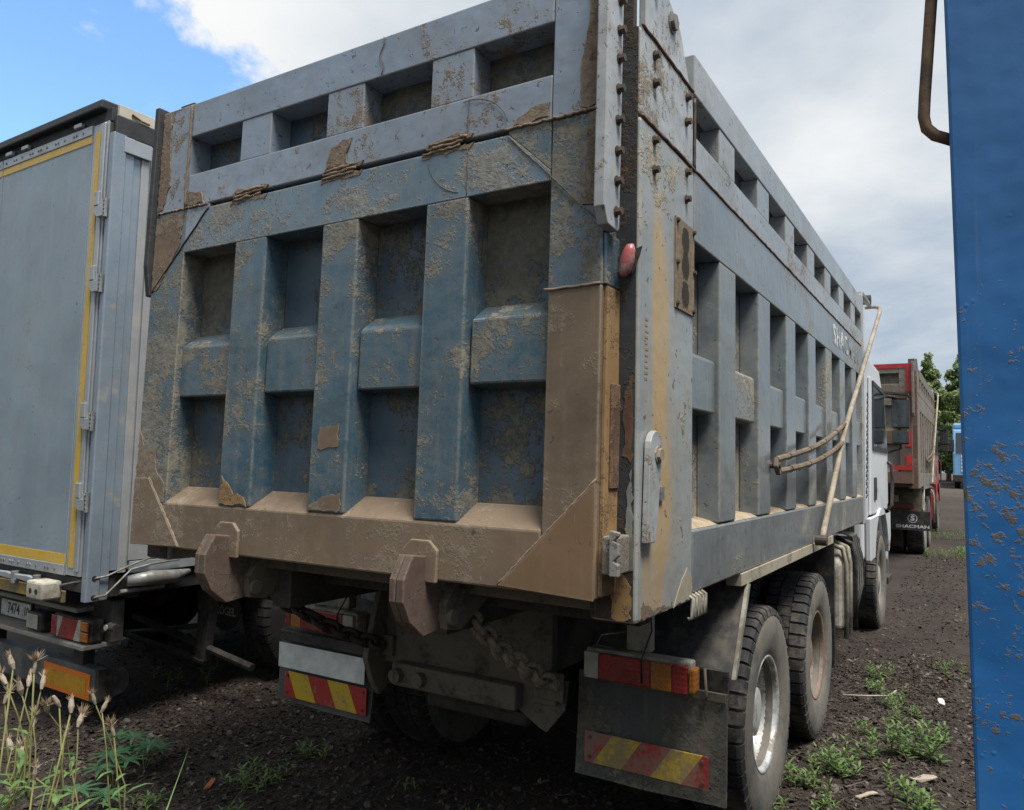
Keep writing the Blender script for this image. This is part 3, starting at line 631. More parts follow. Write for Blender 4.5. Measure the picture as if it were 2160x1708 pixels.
        if near and s_ > 0:
            # drifts of sand lying on the bottom beam
            for i in range(0, len(ys)-1, 2):
                hh = .03 if i == 0 else (.022 if i == 2 else .010)
                mbs = MB(); n = 12; y0, y1 = ys[i]+.004, ys[i+1]-.004
                for k in range(n+1):
                    y = y0+(y1-y0)*k/n; e = hh*(.6+.4*math.sin(k*1.9+i))*(.4+.6*(1-k/n))
                    mbs.v += [(-1.0105, y, 1.5105), (-1.0105, y, 1.513+e), (-.955, y, 1.508+e*.45), (-.925, y, 1.4965)]
                for k in range(n):
                    for q in range(3): a = k*4+q; mbs.f.append((a, a+1, a+5, a+4))
                mbs.build('sand_drift', 'sand', sh, smooth=True)
            # weld beads
            MB().tube([(XR+.000, 2.27+k*.045, 2.868+random.uniform(-.003, .003)) for k in range(119)], .0065, 6).build('weld_bead', 'rust', sh, smooth=True)
            MB().tube([(XR-.001, 2.27+k*.04, 3.175+random.uniform(-.003, .003)) for k in range(14)], .006, 6).build('weld_bead', 'rust', sh, smooth=True)
            MB().tube([(XR+.0005, 2.802+random.uniform(-.002, .002), 2.868+k*.02) for k in range(15)], .007, 6).build('weld_bead', 'bolt', sh, smooth=True)
            for yb, zb in ((2.377, 3.120), (2.379, 3.024), (2.376, 2.822), (2.378, 2.721), (2.714, 3.118), (2.707, 3.020), (2.710, 2.826), (2.706, 2.722)):
                bolt_mb((XR, yb, zb), 'x', .013, .020).build('bolt', 'bolt', sh)
            bolt_mb((-.926, 2.565, 3.335), 'x', .03, .018).build('bracket_pin', 'grey_steel', sh)
            bolt_mb((-.926, 2.40, 3.36), 'x', .014, .02).build('bolt', 'bolt', sh)
            def pflake(axis, pts, mat, jit=.008):
                out = []
                for i_ in range(len(pts)):
                    a_, b_ = pts[i_], pts[(i_+1) % len(pts)]; n_ = max(1, int(math.hypot(b_[0]-a_[0], b_[1]-a_[1])/.018))
                    for k_ in range(n_): out.append((a_[0]+(b_[0]-a_[0])*k_/n_+random.uniform(-jit, jit), a_[1]+(b_[1]-a_[1])*k_/n_+random.uniform(-jit, jit)))
                if axis == 'y': MB().prism(out, 'y', 2.2565, 2.2582).build('paint_flake', mat, sh)
                else: MB().prism(out, 'x', XR+.0002, XR+.002).build('paint_flake', mat, sh)
            pflake('y', [(-1.0, 1.25), (-.935, 1.25), (-.94, 1.35), (-.985, 1.42), (-1.0, 1.40)], 'orange_rust')
            pflake('y', [(-.955, 1.40), (-.932, 1.40), (-.935, 1.72), (-.95, 1.66)], 'side', .006)
            pflake('y', [(-.965, 1.76), (-.935, 1.74), (-.94, 2.02), (-.965, 1.95)], 'rust', .006)
            pflake('x', [(2.60, 1.246), (2.79, 1.246), (2.785, 1.33), (2.73, 1.36), (2.66, 1.31)], 'beige_strip', .006)
            pflake('x', [(2.285, 1.246), (2.56, 1.246), (2.50, 1.268), (2.40, 1.262), (2.31, 1.30)], 'tg_crust', .005)
            # perforated lamp cover
            lc = MB().box(XR, XR+.006, 2.585, 2.79, 2.292, 2.628).build('lamp_cover', 'perf', sh, bevel=.002)
            for zc_ in (2.555, 2.46, 2.355):
                mbh = MB()
                for gy in range(-4, 5):
                    for g in range(-5, 6):
                        if (gy/4.6)**2+(g/5.6)**2 > 1: continue
                        cy, cz = 2.688+gy*.0092, zc_+g*.0088+(.0044 if gy % 2 else 0)
                        mbh.prism([(cy+.0036*math.cos(t*math.pi/3), cz+.0036*math.sin(t*math.pi/3)) for t in range(6)], 'x', XR+.0055, XR+.0072)
                hobj = mbh.build('perforation', 'dark_hole', lc); hobj['kind'] = 'stuff'
            for yb, zb in ((2.598, 2.612), (2.778, 2.612), (2.598, 2.31), (2.778, 2.31), (2.598, 2.46), (2.784, 2.46)):
                bolt_mb((XR+.006, yb, zb), 'x', .008, .010).build('screw', 'bolt', lc)
            # swinging latch bar
            pts = [(2.268, 1.50), (2.345, 1.488), (2.372, 1.60)]
            pl_ = [(2.275, 1.488), (2.345, 1.486), (2.412, 1.772)]+[(2.357+.058*math.cos(t), 1.785+.058*math.sin(t)) for t in np.linspace(0, math.pi, 9)]+[(2.292, 1.70)]
            lb = MB().prism([(2.285, 1.486), (2.357, 1.486), (2.418, 1.785)]+[(2.36+.058*math.cos(t), 1.785+.058*math.sin(t)) for t in np.linspace(.15, math.pi, 9)]+[(2.297, 1.70)], 'x', XR+.004, XR+.026).build('latch_bar', 'plate_light', sh, bevel=.003)
            bolt_mb((XR+.026, 2.37, 1.765), 'x', .022, .014).build('latch_pivot', 'rod', lb)
            MB().box(XR-.002, XR+.010, 2.44, 2.475, 1.615, 1.66).build('latch_stop', 'side', lb)
            # faded stencil down the post
            for k in range(11):
                MB().box(XR-.001, XR+.0012, 2.31, 2.332+.004*(k % 3), 2.005+k*.0195, 2.013+k*.0195).build('stencil_mark', 'stencil', sh)
            # marker lamp on a bracket
            ml = MB().lathe([(.0, -.052), (.012, -.05), (.021, -.03), (.024, 0), (.021, .03), (.012, .05), (0, .052)], 16)
            ml.xf(lambda x, y, z: (-.945+y+.010*x/.05, 2.222+z*.8, 2.378+x-.0)).build('marker_lamp', 'marker', sh, smooth=True)
            MB().prism([(-.99, 2.40), (-.905, 2.425), (-.912, 2.40), (-.935, 2.34), (-.99, 2.35)], 'y', 2.244, 2.250).build('lamp_bracket', 'black', sh)
            # rear lock bracket between tailgate and post
            lk = MB().box(-.978, -.932, 2.13, 2.24, 1.40, 1.515).build('lock_bracket', 'lock', sh, bevel=.006)
            MB().prism([(-.945, 1.40), (-.915, 1.40), (-.915, 1.435), (-.932, 1.445), (-.915, 1.462), (-.915, 1.495), (-.932, 1.505), (-.915, 1.52), (-.915, 1.53), (-.945, 1.535)], 'y', 2.11, 2.129).build('notched_plate', 'lock', lk, bevel=.003)
            # corner spring vent under the post
            for k in range(5): MB().tube([(XR-.004, 2.765+k*.037, 1.175), (XR+.012, 2.77+k*.037, 1.18), (XR+.012, 2.77+k*.037, 1.25), (XR-.004, 2.768+k*.037, 1.258)], .008, 6).build('coil_bar', 'cream', sh, smooth=True)
            # lettering worn off the upper cross beam
            tx = text_mb('SHACMAN', .205, .001, .006, 1.15, 1.30)
            tx.xf(lambda x, y, z: (XR+.0015+z, 6.74+x, 2.735+y)).build('lettering', 'faded_text', sh)
    if near:
        MB().tube([(-3.35, 2.25, 1.79), (-3.47, 2.25, 1.79)], .022, 14).build('pivot_stub', 'grey_steel', T, bevel=.004)
    # ---------- tarp frame: bent rod, tension springs, roller
    rd = MB().tube([(-.862, 5.18, 1.29), (-.862, 5.24, 1.34), (-.862, 6.17, 2.03), (-.875, 8.78, 3.39), (-.885, 8.86, 3.45), (-.93, 8.88, 3.47), (-1.3, 8.88, 3.47)], .019, 10).build('tarp_rod', 'rod', T, smooth=True)
    MB().tube([(-.90, 5.17, 1.285), (-.83, 5.17, 1.285)], .034, 14).build('rod_pivot', 'bolt', rd)
    MB().tube([(-.94, 8.62, 3.50), (-3.40, 8.62, 3.50)], .05, 14).build('tarp_roller', 'black', rd)
    MB().prism([(7.80, 3.05), (7.84, 3.05), (8.02, 3.42), (8.70, 3.44), (8.70, 3.48), (7.99, 3.46)], 'x', -.985, -.945).build('roller_bracket', 'grey_steel', rd, bevel=.004)
    def sag(a, b, dz, n=9): return [tuple(Vector(a).lerp(Vector(b), i/n)+Vector((0.02*math.sin(math.pi*i/n), 0, dz*math.sin(math.pi*i/n)))) for i in range(n+1)]
    sp1 = sag((-.885, 4.02, 1.775), (-.862, 6.17, 2.075), -.035); sp2 = sag((-.885, 4.08, 1.715), (-.862, 6.05, 1.93), -.03)
    for sp_ in (sp1, sp2):
        mbq = MB(); mbq.tube(sp_, .017, 8)
        for i in range(1, len(sp_)-1, 2): mbq.tube([Vector(sp_[i]), Vector(sp_[i])+Vector((0, .03, .004))], .0205, 8)
        mbq.build('tension_spring', 'hose', rd, smooth=False)
    MB().tube([(-1.01, 4.035, 1.745), (-.865, 4.035, 1.745)], .016, 10).build('spring_anchor', 'bolt', rd)
    MB().prism([(4.02, 1.79), (4.06, 1.785), (4.10, 1.70), (4.06, 1.695), (4.00, 1.74)], 'x', -.897, -.873).build('spring_yoke', 'hose', rd, bevel=.006)
    # ---------- chassis
    ch = MB()
    for s_ in (-1, 1): ch.box(XC+s_*.43-.04, XC+s_*.43+.04, 3.16, 10.0, .76, 1.08)
    ch = ch.build('chassis_rail', 'frame', T, bevel=.006)
    def cb(name, mat, x0, x1, y0, y1, z0, z1, bev=.006): return MB().box(x0, x1, y0, y1, z0, z1).build(name, mat, ch, bevel=bev)
    cb('rear_cross_member', 'frame_dusty', -2.64, -1.66, 3.10, 3.155, .70, 1.10)
    cb('tow_beam', 'frame_dusty', -2.52, -1.80, 3.02, 3.098, .617, .728, .012)
    for xx in (-2.47, -2.33): MB().tube([(xx, 2.98, .675), (xx, 3.02, .675)], .034, 12).build('beam_bolt', 'frame_dusty', ch)
    cb('sub_frame', 'frame', XC-.47, XC-.36, 2.35, 7.6, 1.085, 1.255); cb('sub_frame', 'frame', XC+.36, XC+.47, 2.35, 7.6, 1.085, 1.255)
    for k in range(6): cb('floor_bearer', 'frame', -3.3, -1.02, 2.55+k*.95, 2.65+k*.95, 1.17, 1.2585)
    cb('lower_tow_bar', 'frame', -2.45, -1.85, 3.22, 3.29, .48, .55, .02)
    # side gusset plates around the hinge
    MB().prism([(3.01, .95), (2.96, .737), (3.01, .62), (3.066, .54), (3.16, .60), (3.235, .70), (3.21, 1.08), (3.05, 1.08)], 'x', -2.66, -2.625).build('hinge_plate', 'frame_dusty', ch, bevel=.005)
    for yy in (4.11, 5.53):
        MB().tube([(-3.15, yy, .485), (-1.19, yy, .485)], .09, 16).build('axle', 'frame', ch, smooth=True)
        MB().lathe([(0, -.2), (.13, -.18), (.2, -.06), (.2, .06), (.13, .18), (0, .2)], 20).xf(lambda x, y, z: (XC+x, yy+y, .485+z)).build('differential', 'frame', ch, smooth=True)
    MB().tube([(-3.0, 9.32, .52), (-1.3, 9.32, .52)], .06, 12).build('axle', 'frame', ch, smooth=True)
    for s_ in (-1, 1):
        MB().prism([(3.9, .62), (5.75, .62), (5.9, .78), (3.75, .78)], 'x', XC+s_*.60, XC+s_*.70).build('leaf_spring', 'frame', ch)
    # ---------- wheels
    zc0 = .485; off = lambda x, y, z: (x-R0[0], y-R0[1], z-R0[2])
    w1 = make_wheel('wheel', T, 'tyre', 'tyre_side', 'rim_silver', off(-1.085, 4.11, zc0), 1)
    w2 = make_wheel('wheel', T, 'tyre', 'tyre_side', 'rim_rusty', off(-1.085, 5.53, zc0+.012), 1)
    clone(w1, T, off(-1.425, 4.11, zc0)); clone(w2, T, off(-1.425, 5.53, zc0+.012))
    for y, dz in ((4.11, 0), (5.53, .012)):
        clone(w1, T, off(-3.255, y, zc0+dz), (0, 0, math.pi)); clone(w1, T, off(-2.915, y, zc0+dz), (0, 0, math.pi))
    w3 = make_wheel('wheel', T, 'tyre', 'tyre_side', 'rim_silver', off(-1.09, 9.32, zc0+.06), 1, convex=True)
    clone(w3, T, off(-3.25, 9.32, zc0+.06), (0, 0, math.pi))
    # ---------- fenders, flaps, lamps
    for s_ in (1, -1):
        X = lambda x: x if s_ > 0 else 2*XC-x
        yf = 3.25 if s_ > 0 else 3.16
        mf = MB()
        poly = [(3.32, .80), (3.345, .80), (3.47, 1.05), (3.60, 1.195), (3.60, 1.215), (3.45, 1.21), (3.36, 1.05)]
        poly = [(3.355, .835), (3.372, .835), (3.60, 1.20), (3.582, 1.205)]
        fd = MB().prism(poly, 'x', X(-.925), X(-1.60)).build('fender', 'fender', T)
        MB().prism([(3.345, .83), (3.375, .83), (3.605, 1.20), (3.575, 1.208)], 'x', X(-.9245), X(-.908)).build('fender_lip', 'cream', fd)
        MB().box(X(-1.60), X(-.935), 3.33, 3.352, .70, .86).build('fender_skirt', 'black', fd)
        if near:
            if s_ > 0: x0, x1, z0, z1, bx0, bx1, bz0, bz1 = -1.595, -.915, .340, .790, -1.542, -.980, .405, .540
            else: x0, x1, z0, z1, bx0, bx1, bz0, bz1 = -3.445, -2.735, .36, .79, -3.37, -2.76, .395, .535
            fp = MB(); nx, nz = 12, 8
            for q in (0, 1):
                for j in range(nz+1):
                    for i in range(nx+1):
                        u, v_ = i/nx, j/nz
                        fp.v.append((x0+(x1-x0)*u-(.012*(1-v_) if s_ < 0 else 0), yf-.004-.03*(1-v_)**2*(.6+.4*math.sin(u*3+s_))+q*.010+.004*math.sin(u*9), z0+(z1-z0)*v_))
            Nn = (nx+1)*(nz+1)
            for j in range(nz):
                for i in range(nx):
                    a = j*(nx+1)+i; fp.f.append((a, a+1, a+nx+2, a+nx+1)); fp.f.append((Nn+a+nx+1, Nn+a+nx+2, Nn+a+1, Nn+a))
            for i in range(nx):
                fp.f.append((i+1, i, Nn+i, Nn+i+1)); a = nz*(nx+1)+i; fp.f.append((a, a+1, Nn+a+1, Nn+a))
            for j in range(nz):
                a = j*(nx+1); fp.f.append((a, a+nx+1, Nn+a+nx+1, Nn+a)); a += nx; fp.f.append((a+nx+1, a, Nn+a, Nn+a+nx+1))
            fo = fp.build('mud_flap', 'flap', T, smooth=False)
            MB().box(x0+.01, x1-.002, yf-.014, yf-.006, z1-.035, z1+.004).build('flap_clamp', 'frame_dusty', fo, bevel=.003)
            bm = stripe_mat('stripe_board_%d' % (s_+1), -.70 if s_ > 0 else .50, .27 if s_ > 0 else .30, .156 if s_ > 0 else .462, .85 if s_ > 0 else .30)
            bo = MB().box(bx0, bx1, yf-.046, yf-.040, bz0, bz1).build('striped_board', bm, fo, bevel=.002)
            for xx in (bx0+.025, bx1-.025):
                for zz in (bz0+.025, bz1-.025): bolt_mb((xx, yf-.046, zz), 'y', .007, .006).build('screw', 'rust', bo)
            # combination lamp
            if s_ > 0: lx0, lx1, lz0, lz1 = -1.515, -1.045, .792, .920
            else: lx0, lx1, lz0, lz1 = -3.30, -2.80, .80, .925
            lh = MB().box(lx0, lx1+.004, yf-.10, yf-.02, lz0, lz1).build('rear_lamp', 'cream', T, bevel=.008)
            L = lx1-lx0
            segs = [(0, .15, 'white_lens'), (.15, .66, 'red_lens'), (.66, .86, 'amber_lens'), (.86, 1.0, 'red_lens')] if s_ > 0 else [(0, .08, 'red_lens'), (.08, .24, 'amber_lens'), (.24, .85, 'red_lens'), (.85, 1, 'white_lens')]
            for a, b_, mn in segs:
                MB().box(lx0+L*a+.001, lx0+L*b_-.001, yf-.125, yf-.1005, lz0+.004, lz1-.012).build('lens', mn, lh, bevel=.005)
            if s_ > 0:
                MB().box(lx1+.0045, lx1+.03, yf-.118, yf-.05, lz0+.01, lz1-.02).build('lens', 'amber_lens', lh, bevel=.006)
                MB().tube([(lx1+.045, yf-.03, lz1-.03), (lx1+.052, yf-.03, lz0-.01), (lx1+.05, yf-.03, lz0-.03)], .006, 6).build('lamp_guard', 'frame_dusty', lh, smooth=True)
            bxx = (-1.345, -1.235) if s_ > 0 else (-2.99, -2.90)
            MB().box(bxx[0], bxx[1], yf-.05, yf+.01, lz1+.002, 1.165).build('lamp_bracket', 'cream', lh, bevel=.006)
            MB().tube([(bxx[1]+.0, yf-.055, 1.16), (bxx[1]+.012, yf-.06, lz1+.1), (bxx[1]-.01, yf-.13, lz1-.02), (bxx[1]-.005, yf-.131, lz0+.02)], .004, 6).build('lamp_cable', 'black', lh, smooth=True)
            MB().tube([(bxx[0], yf-.05, 1.0), (bxx[0]-.10, yf-.09, .98), (bxx[0]-.13, yf-.08, .93), (bxx[0]-.06, yf-.06, lz1+.004)], .004, 6).build('lamp_cable', 'grey_steel', lh, smooth=True)
            if s_ < 0:
                npl = MB().box(-3.395, -2.755, yf-.072, yf-.068, .56, .695).build('number_plate', 'plate_blank', fo, bevel=.002)
                MB().box(-3.41, -2.76, yf-.066, yf-.016, .705, .76).build('plate_holder', 'black', fo, bevel=.004)
        else:
            fo = MB().box(X(-1.63), X(-.80), 3.10, 3.112, .48, .82).build('mud_flap', 'black', T)
            if s_ > 0:
                tx = text_mb('SHACMAN', .075, .001, .003, 1.05, 1.45).xf(lambda x, y, z: (-1.085+x, 3.098-z, .545+y)); tx.build('lettering', 'emblem', fo)
                rg = MB(); n = 28
                for r_ in (.078, .066):
                    for q in range(n): rg.v.append((-1.085+r_*math.cos(2*math.pi*q/n), 3.098, .69+r_*math.sin(2*math.pi*q/n)))
                rg.f = [(q, (q+1) % n, n+(q+1) % n, n+q) for q in range(n)]
                rg.build('emblem_ring', 'emblem', fo)
                text_mb('S', .125, .001, .006, 1, 1.1).xf(lambda x, y, z: (-1.085+x, 3.098-z, .69+y)).build('emblem_letter', 'emblem', fo)
            MB().box(X(-1.55), X(-1.05), 3.02, 3.09,   .86, .96).build('rear_lamp', 'r_lamp', T, bevel=.006)
            MB().box(X(-1.42), X(-1.30), 3.03, 3.09, .98, 1.10).build('lamp_bracket', 'cream', T, bevel=.006)
            MB().box(X(-1.62), X(-.93), 3.113, 3.13, .82, 1.25).build('fender_skirt', 'frame_dusty', fd)
    # ---------- safety chains
    if near:
        def link_mesh(L=.088, Wd=.056, r=.0135):
            mbk = MB(); pts = []
            a = (L-Wd)/2
            for t in np.linspace(-math.pi/2, math.pi/2, 6): pts.append((a+Wd/2*math.cos(t), Wd/2*math.sin(t), 0))
            for t in np.linspace(math.pi/2, 3*math.pi/2, 6): pts.append((-a+Wd/2*math.cos(t), Wd/2*math.sin(t), 0))
            pts.append(pts[0]); mbk.tube(pts, r, 8, cap=False); return mbk.mesh('chain_link')
        lm = link_mesh(); lm.materials.append(M['chain'])
        for p in lm.polygons: p.use_smooth = True
        lm_dark = lm.copy(); lm_dark.materials[0] = M['frame']
        def chain(a, b, sagz, mesh, base):
            a, b = Vector(a), Vector(b); n = max(3, int((b-a).length*1.05/.060))
            P = [a.lerp(b, i/n)+Vector((0, 0, -sagz*math.sin(math.pi*i/n))) for i in range(n+1)]
            for i in range(n):
                d = (P[i+1]-P[i]).normalized(); c = (P[i]+P[i+1])/2
                q = d.to_track_quat('X', 'Z').to_matrix().to_4x4() @ Matrix.Rotation(R(45 if i % 2 else -45)+random.uniform(-.25, .25), 4, 'X')
                o = bpy.data.objects.new('chain_link', mesh); COL.objects.link(o); o.parent = base
                mw = q.copy(); mw.translation = c-Vector(R0); o.matrix_local = mw
        sa = MB().box(-1.72, -1.62, 3.07, 3.095, .66, .78).build('chain_bracket', 'frame_dusty', T, bevel=.004)
        MB().prism([(-1.82, .75), (-1.875, .633), (-1.72, .545), (-1.68, .53), (-1.59, .64), (-1.573, .77)], 'y', 3.098, 3.112).build('bracket_plate', 'frame_dusty', sa, bevel=.003)
        MB().tube([(-1.70, 3.04, .765), (-1.59, 3.04, .765)], .026, 10).build('bracket_bolt', 'chain', sa)
        MB().box(-1.72, -1.575, 3.05, 3.062, .69, .81).build('bracket_frame', 'frame_dusty', sa, bevel=.003)
        chain((-1.75, 2.52, 1.14), (-1.62, 3.02, .775), .015, lm, sa); chain((-1.70, 2.48, 1.15), (-1.66, 2.99, .79), .025, lm, sa)
        sb = MB().box(-2.62, -2.56, 3.07, 3.095, .74, .84).build('chain_bracket', 'frame_dusty', T, bevel=.004)
        chain((-2.82, 2.46, 1.13), (-2.60, 3.03, .80), .03, lm_dark, sb)
        # pale box and loose cables behind the tailgate
        MB().prism([(-3.05, .93), (-2.84, .91), (-2.87, .99), (-2.93, 1.06), (-3.02, 1.05)], 'y', 3.36, 3.55).build('air_box', 'grey_steel', T, bevel=.01)
        for x_, y_ in ((-2.83, 2.75), (-2.68, 2.8), (-1.9, 2.7)):
            MB().tube([(x_, y_, 1.25), (x_+.01, y_, 1.12), (x_+.05, y_+.01, 1.08), (x_+.10, y_, 1.12), (x_+.11, y_, 1.25)], .005, 6).build('loose_cable', 'grey_steel', T, smooth=True)
    # ---------- tanks and steps between the axles
    for s_ in (1, -1):
        X = lambda x: x if s_ > 0 else 2*XC-x
        MB().box(X(-.935), X(-1.6), 6.11, 6.135, .29, 1.20).build('wheel_guard', 'black', T, bevel=.004)
        tk = MB().prism([(6.42, .50), (6.95, .46), (7.02, .60), (7.02, .98), (6.92, 1.12), (6.55, 1.14), (6.42, 1.0)], 'x', X(-.93), X(-1.5)).build('fuel_tank', 'cream' if near else 'r_cab', T, bevel=.04, seg=3)
        for y in (6.46, 6.66, 6.98):
            MB().tube([(X(-.905), y, .44), (X(-.905), y+.02, 1.0), (X(-.93), y+.01, 1.12), (X(-1.05), y-.02, 1.17)], .018, 8).build('tank_strap', 'cream' if y < 6.9 else 'black', tk, smooth=True)
        ab = MB().box(X(-.96), X(-1.4), 7.25, 7.75, .52, 1.12).build('battery_box', 'frame', T, bevel=.02)
        for k in range(6):
            MB().tube([(X(-1.02), 6.95+.02*k, 1.22), (X(-.95), 7.12+.045*k, 1.17), (X(-.93), 7.26+.06*k, .98), (X(-.93), 7.30+.07*k, .72), (X(-.97), 7.24+.06*k, .48)], .014, 8).build('air_hose', 'black' if k % 2 else 'grey_steel', ab, smooth=True)
        MB().tube([(X(-1.12), 7.85, .86), (X(-1.12), 8.4, .84)], .12, 16).build('air_reservoir', 'frame_dusty', ab, smooth=True)
    # ---------- cab
    cabm = mt('white_cab'); XL = 2*XC+.955
    # side profile of the cab shell (y,z), front wheel arch cut into its lower edge
    arch = [(9.32+.66*math.cos(t), .60+.66*math.sin(t)) for t in np.linspace(R(160), R(20), 11)]
    prof = [(8.28, .84)]+arch+[(10.02, .70), (10.45, .62), (10.52, .95), (10.46, 1.60), (10.30, 2.10), (9.98, 2.74), (9.75, 2.90), (8.75, 2.93), (8.40, 2.86), (8.28, 2.70)]
    cab = MB().prism(prof, 'x', XL+.03, -.985).build('cab', cabm, T, bevel=.05, seg=4)
    for s_ in (1, -1):
        X = lambda x: x if s_ > 0 else 2*XC-x
        dr = MB().prism([(8.55, 1.28), (9.86, 1.28), (10.24, 1.34), (10.21, 1.95), (9.93, 2.66), (8.62, 2.70)], 'x', X(-.9835), X(-.955)).build('door', cabm, cab, bevel=.012)
        MB().prism([(8.74, 1.98), (10.10, 1.98), (9.86, 2.60), (8.78, 2.62)], 'x', X(-.9545), X(-.948)).build('window', 'glass', dr, bevel=.003)
        MB().prism([(8.70, 1.94), (8.74, 1.94), (8.78, 2.64), (8.74, 2.66)], 'x', X(-.9545), X(-.942)).build('window_frame', 'black', dr)
        MB().prism([(8.70, 1.935), (10.16, 1.935), (10.12, 1.978), (8.745, 1.978)], 'x', X(-.9545), X(-.942)).build('window_frame', 'black', dr)
        MB().prism([(8.76, 2.625), (9.85, 2.605), (9.86, 2.65), (8.75, 2.67)], 'x', X(-.9545), X(-.942)).build('window_frame', 'black', dr)
        MB().prism([(8.80, 1.42), (8.98, 1.42), (9.02, 1.50), (9.0, 1.66), (8.82, 1.66)], 'x', X(-.9545), X(-.944)).build('door_handle', 'black', dr, bevel=.01)
        MB().tube([(X(-.955), 10.16, 1.27), (X(-.91), 10.19, 1.32), (X(-.905), 10.20, 1.60), (X(-.91), 10.18, 1.80), (X(-.955), 10.16, 1.84)], .02, 8).build('grab_handle', 'black', dr, smooth=True)
        MB().prism([(8.30, .84)]+[(9.32+.72*math.cos(t), .60+.72*math.sin(t)) for t in np.linspace(R(160), R(15), 11)]+[(10.2, .95), (10.2, 1.26), (8.30, 1.26)], 'x', X(-.984), X(-.930)).build('wheel_arch', cabm, cab, bevel=.012)
        MB().box(X(-.955), X(-.93), 9.98, 10.03, .86, .93).build('side_marker', 'amber_lens', cab, bevel=.005)
        # mirrors on their arm
        ma = MB().tube([(X(-.97), 10.15, 2.62), (X(-.84), 10.28, 2.60), (X(-.82), 10.30, 2.0), (X(-.96), 10.22, 1.95)], .018, 8).build('mirror_arm', 'black', cab, smooth=True)
        MB().box(X(-.905), X(-.715), 10.20, 10.30, 2.24, 2.60).build('mirror_housing', 'black', ma, bevel=.02, seg=3)
        MB().box(X(-.895), X(-.725), 10.192, 10.199, 2.26, 2.58).build('mirror_glass', 'mirror_glass', ma)
        MB().box(X(-.90), X(-.72), 10.20, 10.29, 2.05, 2.225).build('mirror_housing', 'black', ma, bevel=.02, seg=3)
        MB().box(X(-.89), X(-.73), 10.192, 10.199, 2.07, 2.21).build('mirror_glass', 'mirror_glass', ma)
        MB().prism([(-.985, 2.66), (-.72, 2.63), (-.72, 2.645), (-.985, 2.69)] if s_ > 0 else [(2*XC+.985, 2.66), (2*XC+.72, 2.63), (2*XC+.72, 2.645), (2*XC+.985, 2.69)], 'y', 10.14, 10.30).build('mirror_arm_cover', 'black', ma)
        st = MB().box(X(-.94), X(-1.3), 9.98, 10.40, .42, .50).build('cab_step', 'frame', cab, bevel=.01)
    MB().prism([(10.475, 1.02), (10.53, 1.02), (10.47, 1.55), (10.41, 1.55)], 'x', -3.1, -1.25).build('grille', 'black', cab)
    MB().prism([(10.455, 1.68), (10.47, 1.68), (10.10, 2.62), (10.08, 2.62)], 'x', -3.25, -1.1).build('windshield', 'glass', cab)
    MB().box(-3.35, -.99, 10.47, 10.62, .42, .78).build('bumper', 'cab_grey' if near else cabm, cab, bevel=.03)
    MB().tube([(-1.10, 8.12, 1.1), (-1.10, 8.12, 3.22)], .045, 12).build('snorkel', 'grey_steel' if near else 'black', T, smooth=True)
    if near:
        # thin chain hanging at the front post
        for k in range(26):
            z = 2.46-.038*k
            o = MB().tube([(-.900+.008*(k % 2), 7.88-.006*k, z), (-.900-.004*(k % 2), 7.882-.006*k, z-.034)], .005 if k % 2 else .007, 6)
            o.build('hanging_chain_link', 'bolt', T)
    return T
truck = build_truck((R0[0], R0[1], R0[2]), 'grey-blue dump truck with rusty ribbed tailgate, white cab and two hinge hooks', True)
red = build_truck((R0[0]+.02, R0[1]+12.47, R0[2]+.20), 'red cab dump truck with dark lettered mud flap parked ahead of the white cab', False)
# red frame of the far tailgate
tg2 = [o for o in red.children if o.name.startswith('tailgate') and 'hook' not in o.name][0]
ORG[tg2.name] = R0
sh2 = lambda x, y, z: (x, y+tgy(z), z)
MB().box(-3.345, -1.0, -.006, -.001, 3.30, 3.379).xf(sh2).build('painted_band', 'r_red', tg2)
for x0, x1, z0, z1 in ((-1.09, -1.0, 2.90, 3.30), (-3.345, -3.25, 2.90, 3.30), (-1.10, -1.01, 1.95, 2.2), (-1.10, -1.01, 1.62, 1.80), (-1.30, -1.0, 1.55, 1.63)):
    MB().box(x0, x1, -.008, -.002, z0, z1).xf(sh2).build('painted_band', 'r_red', tg2)

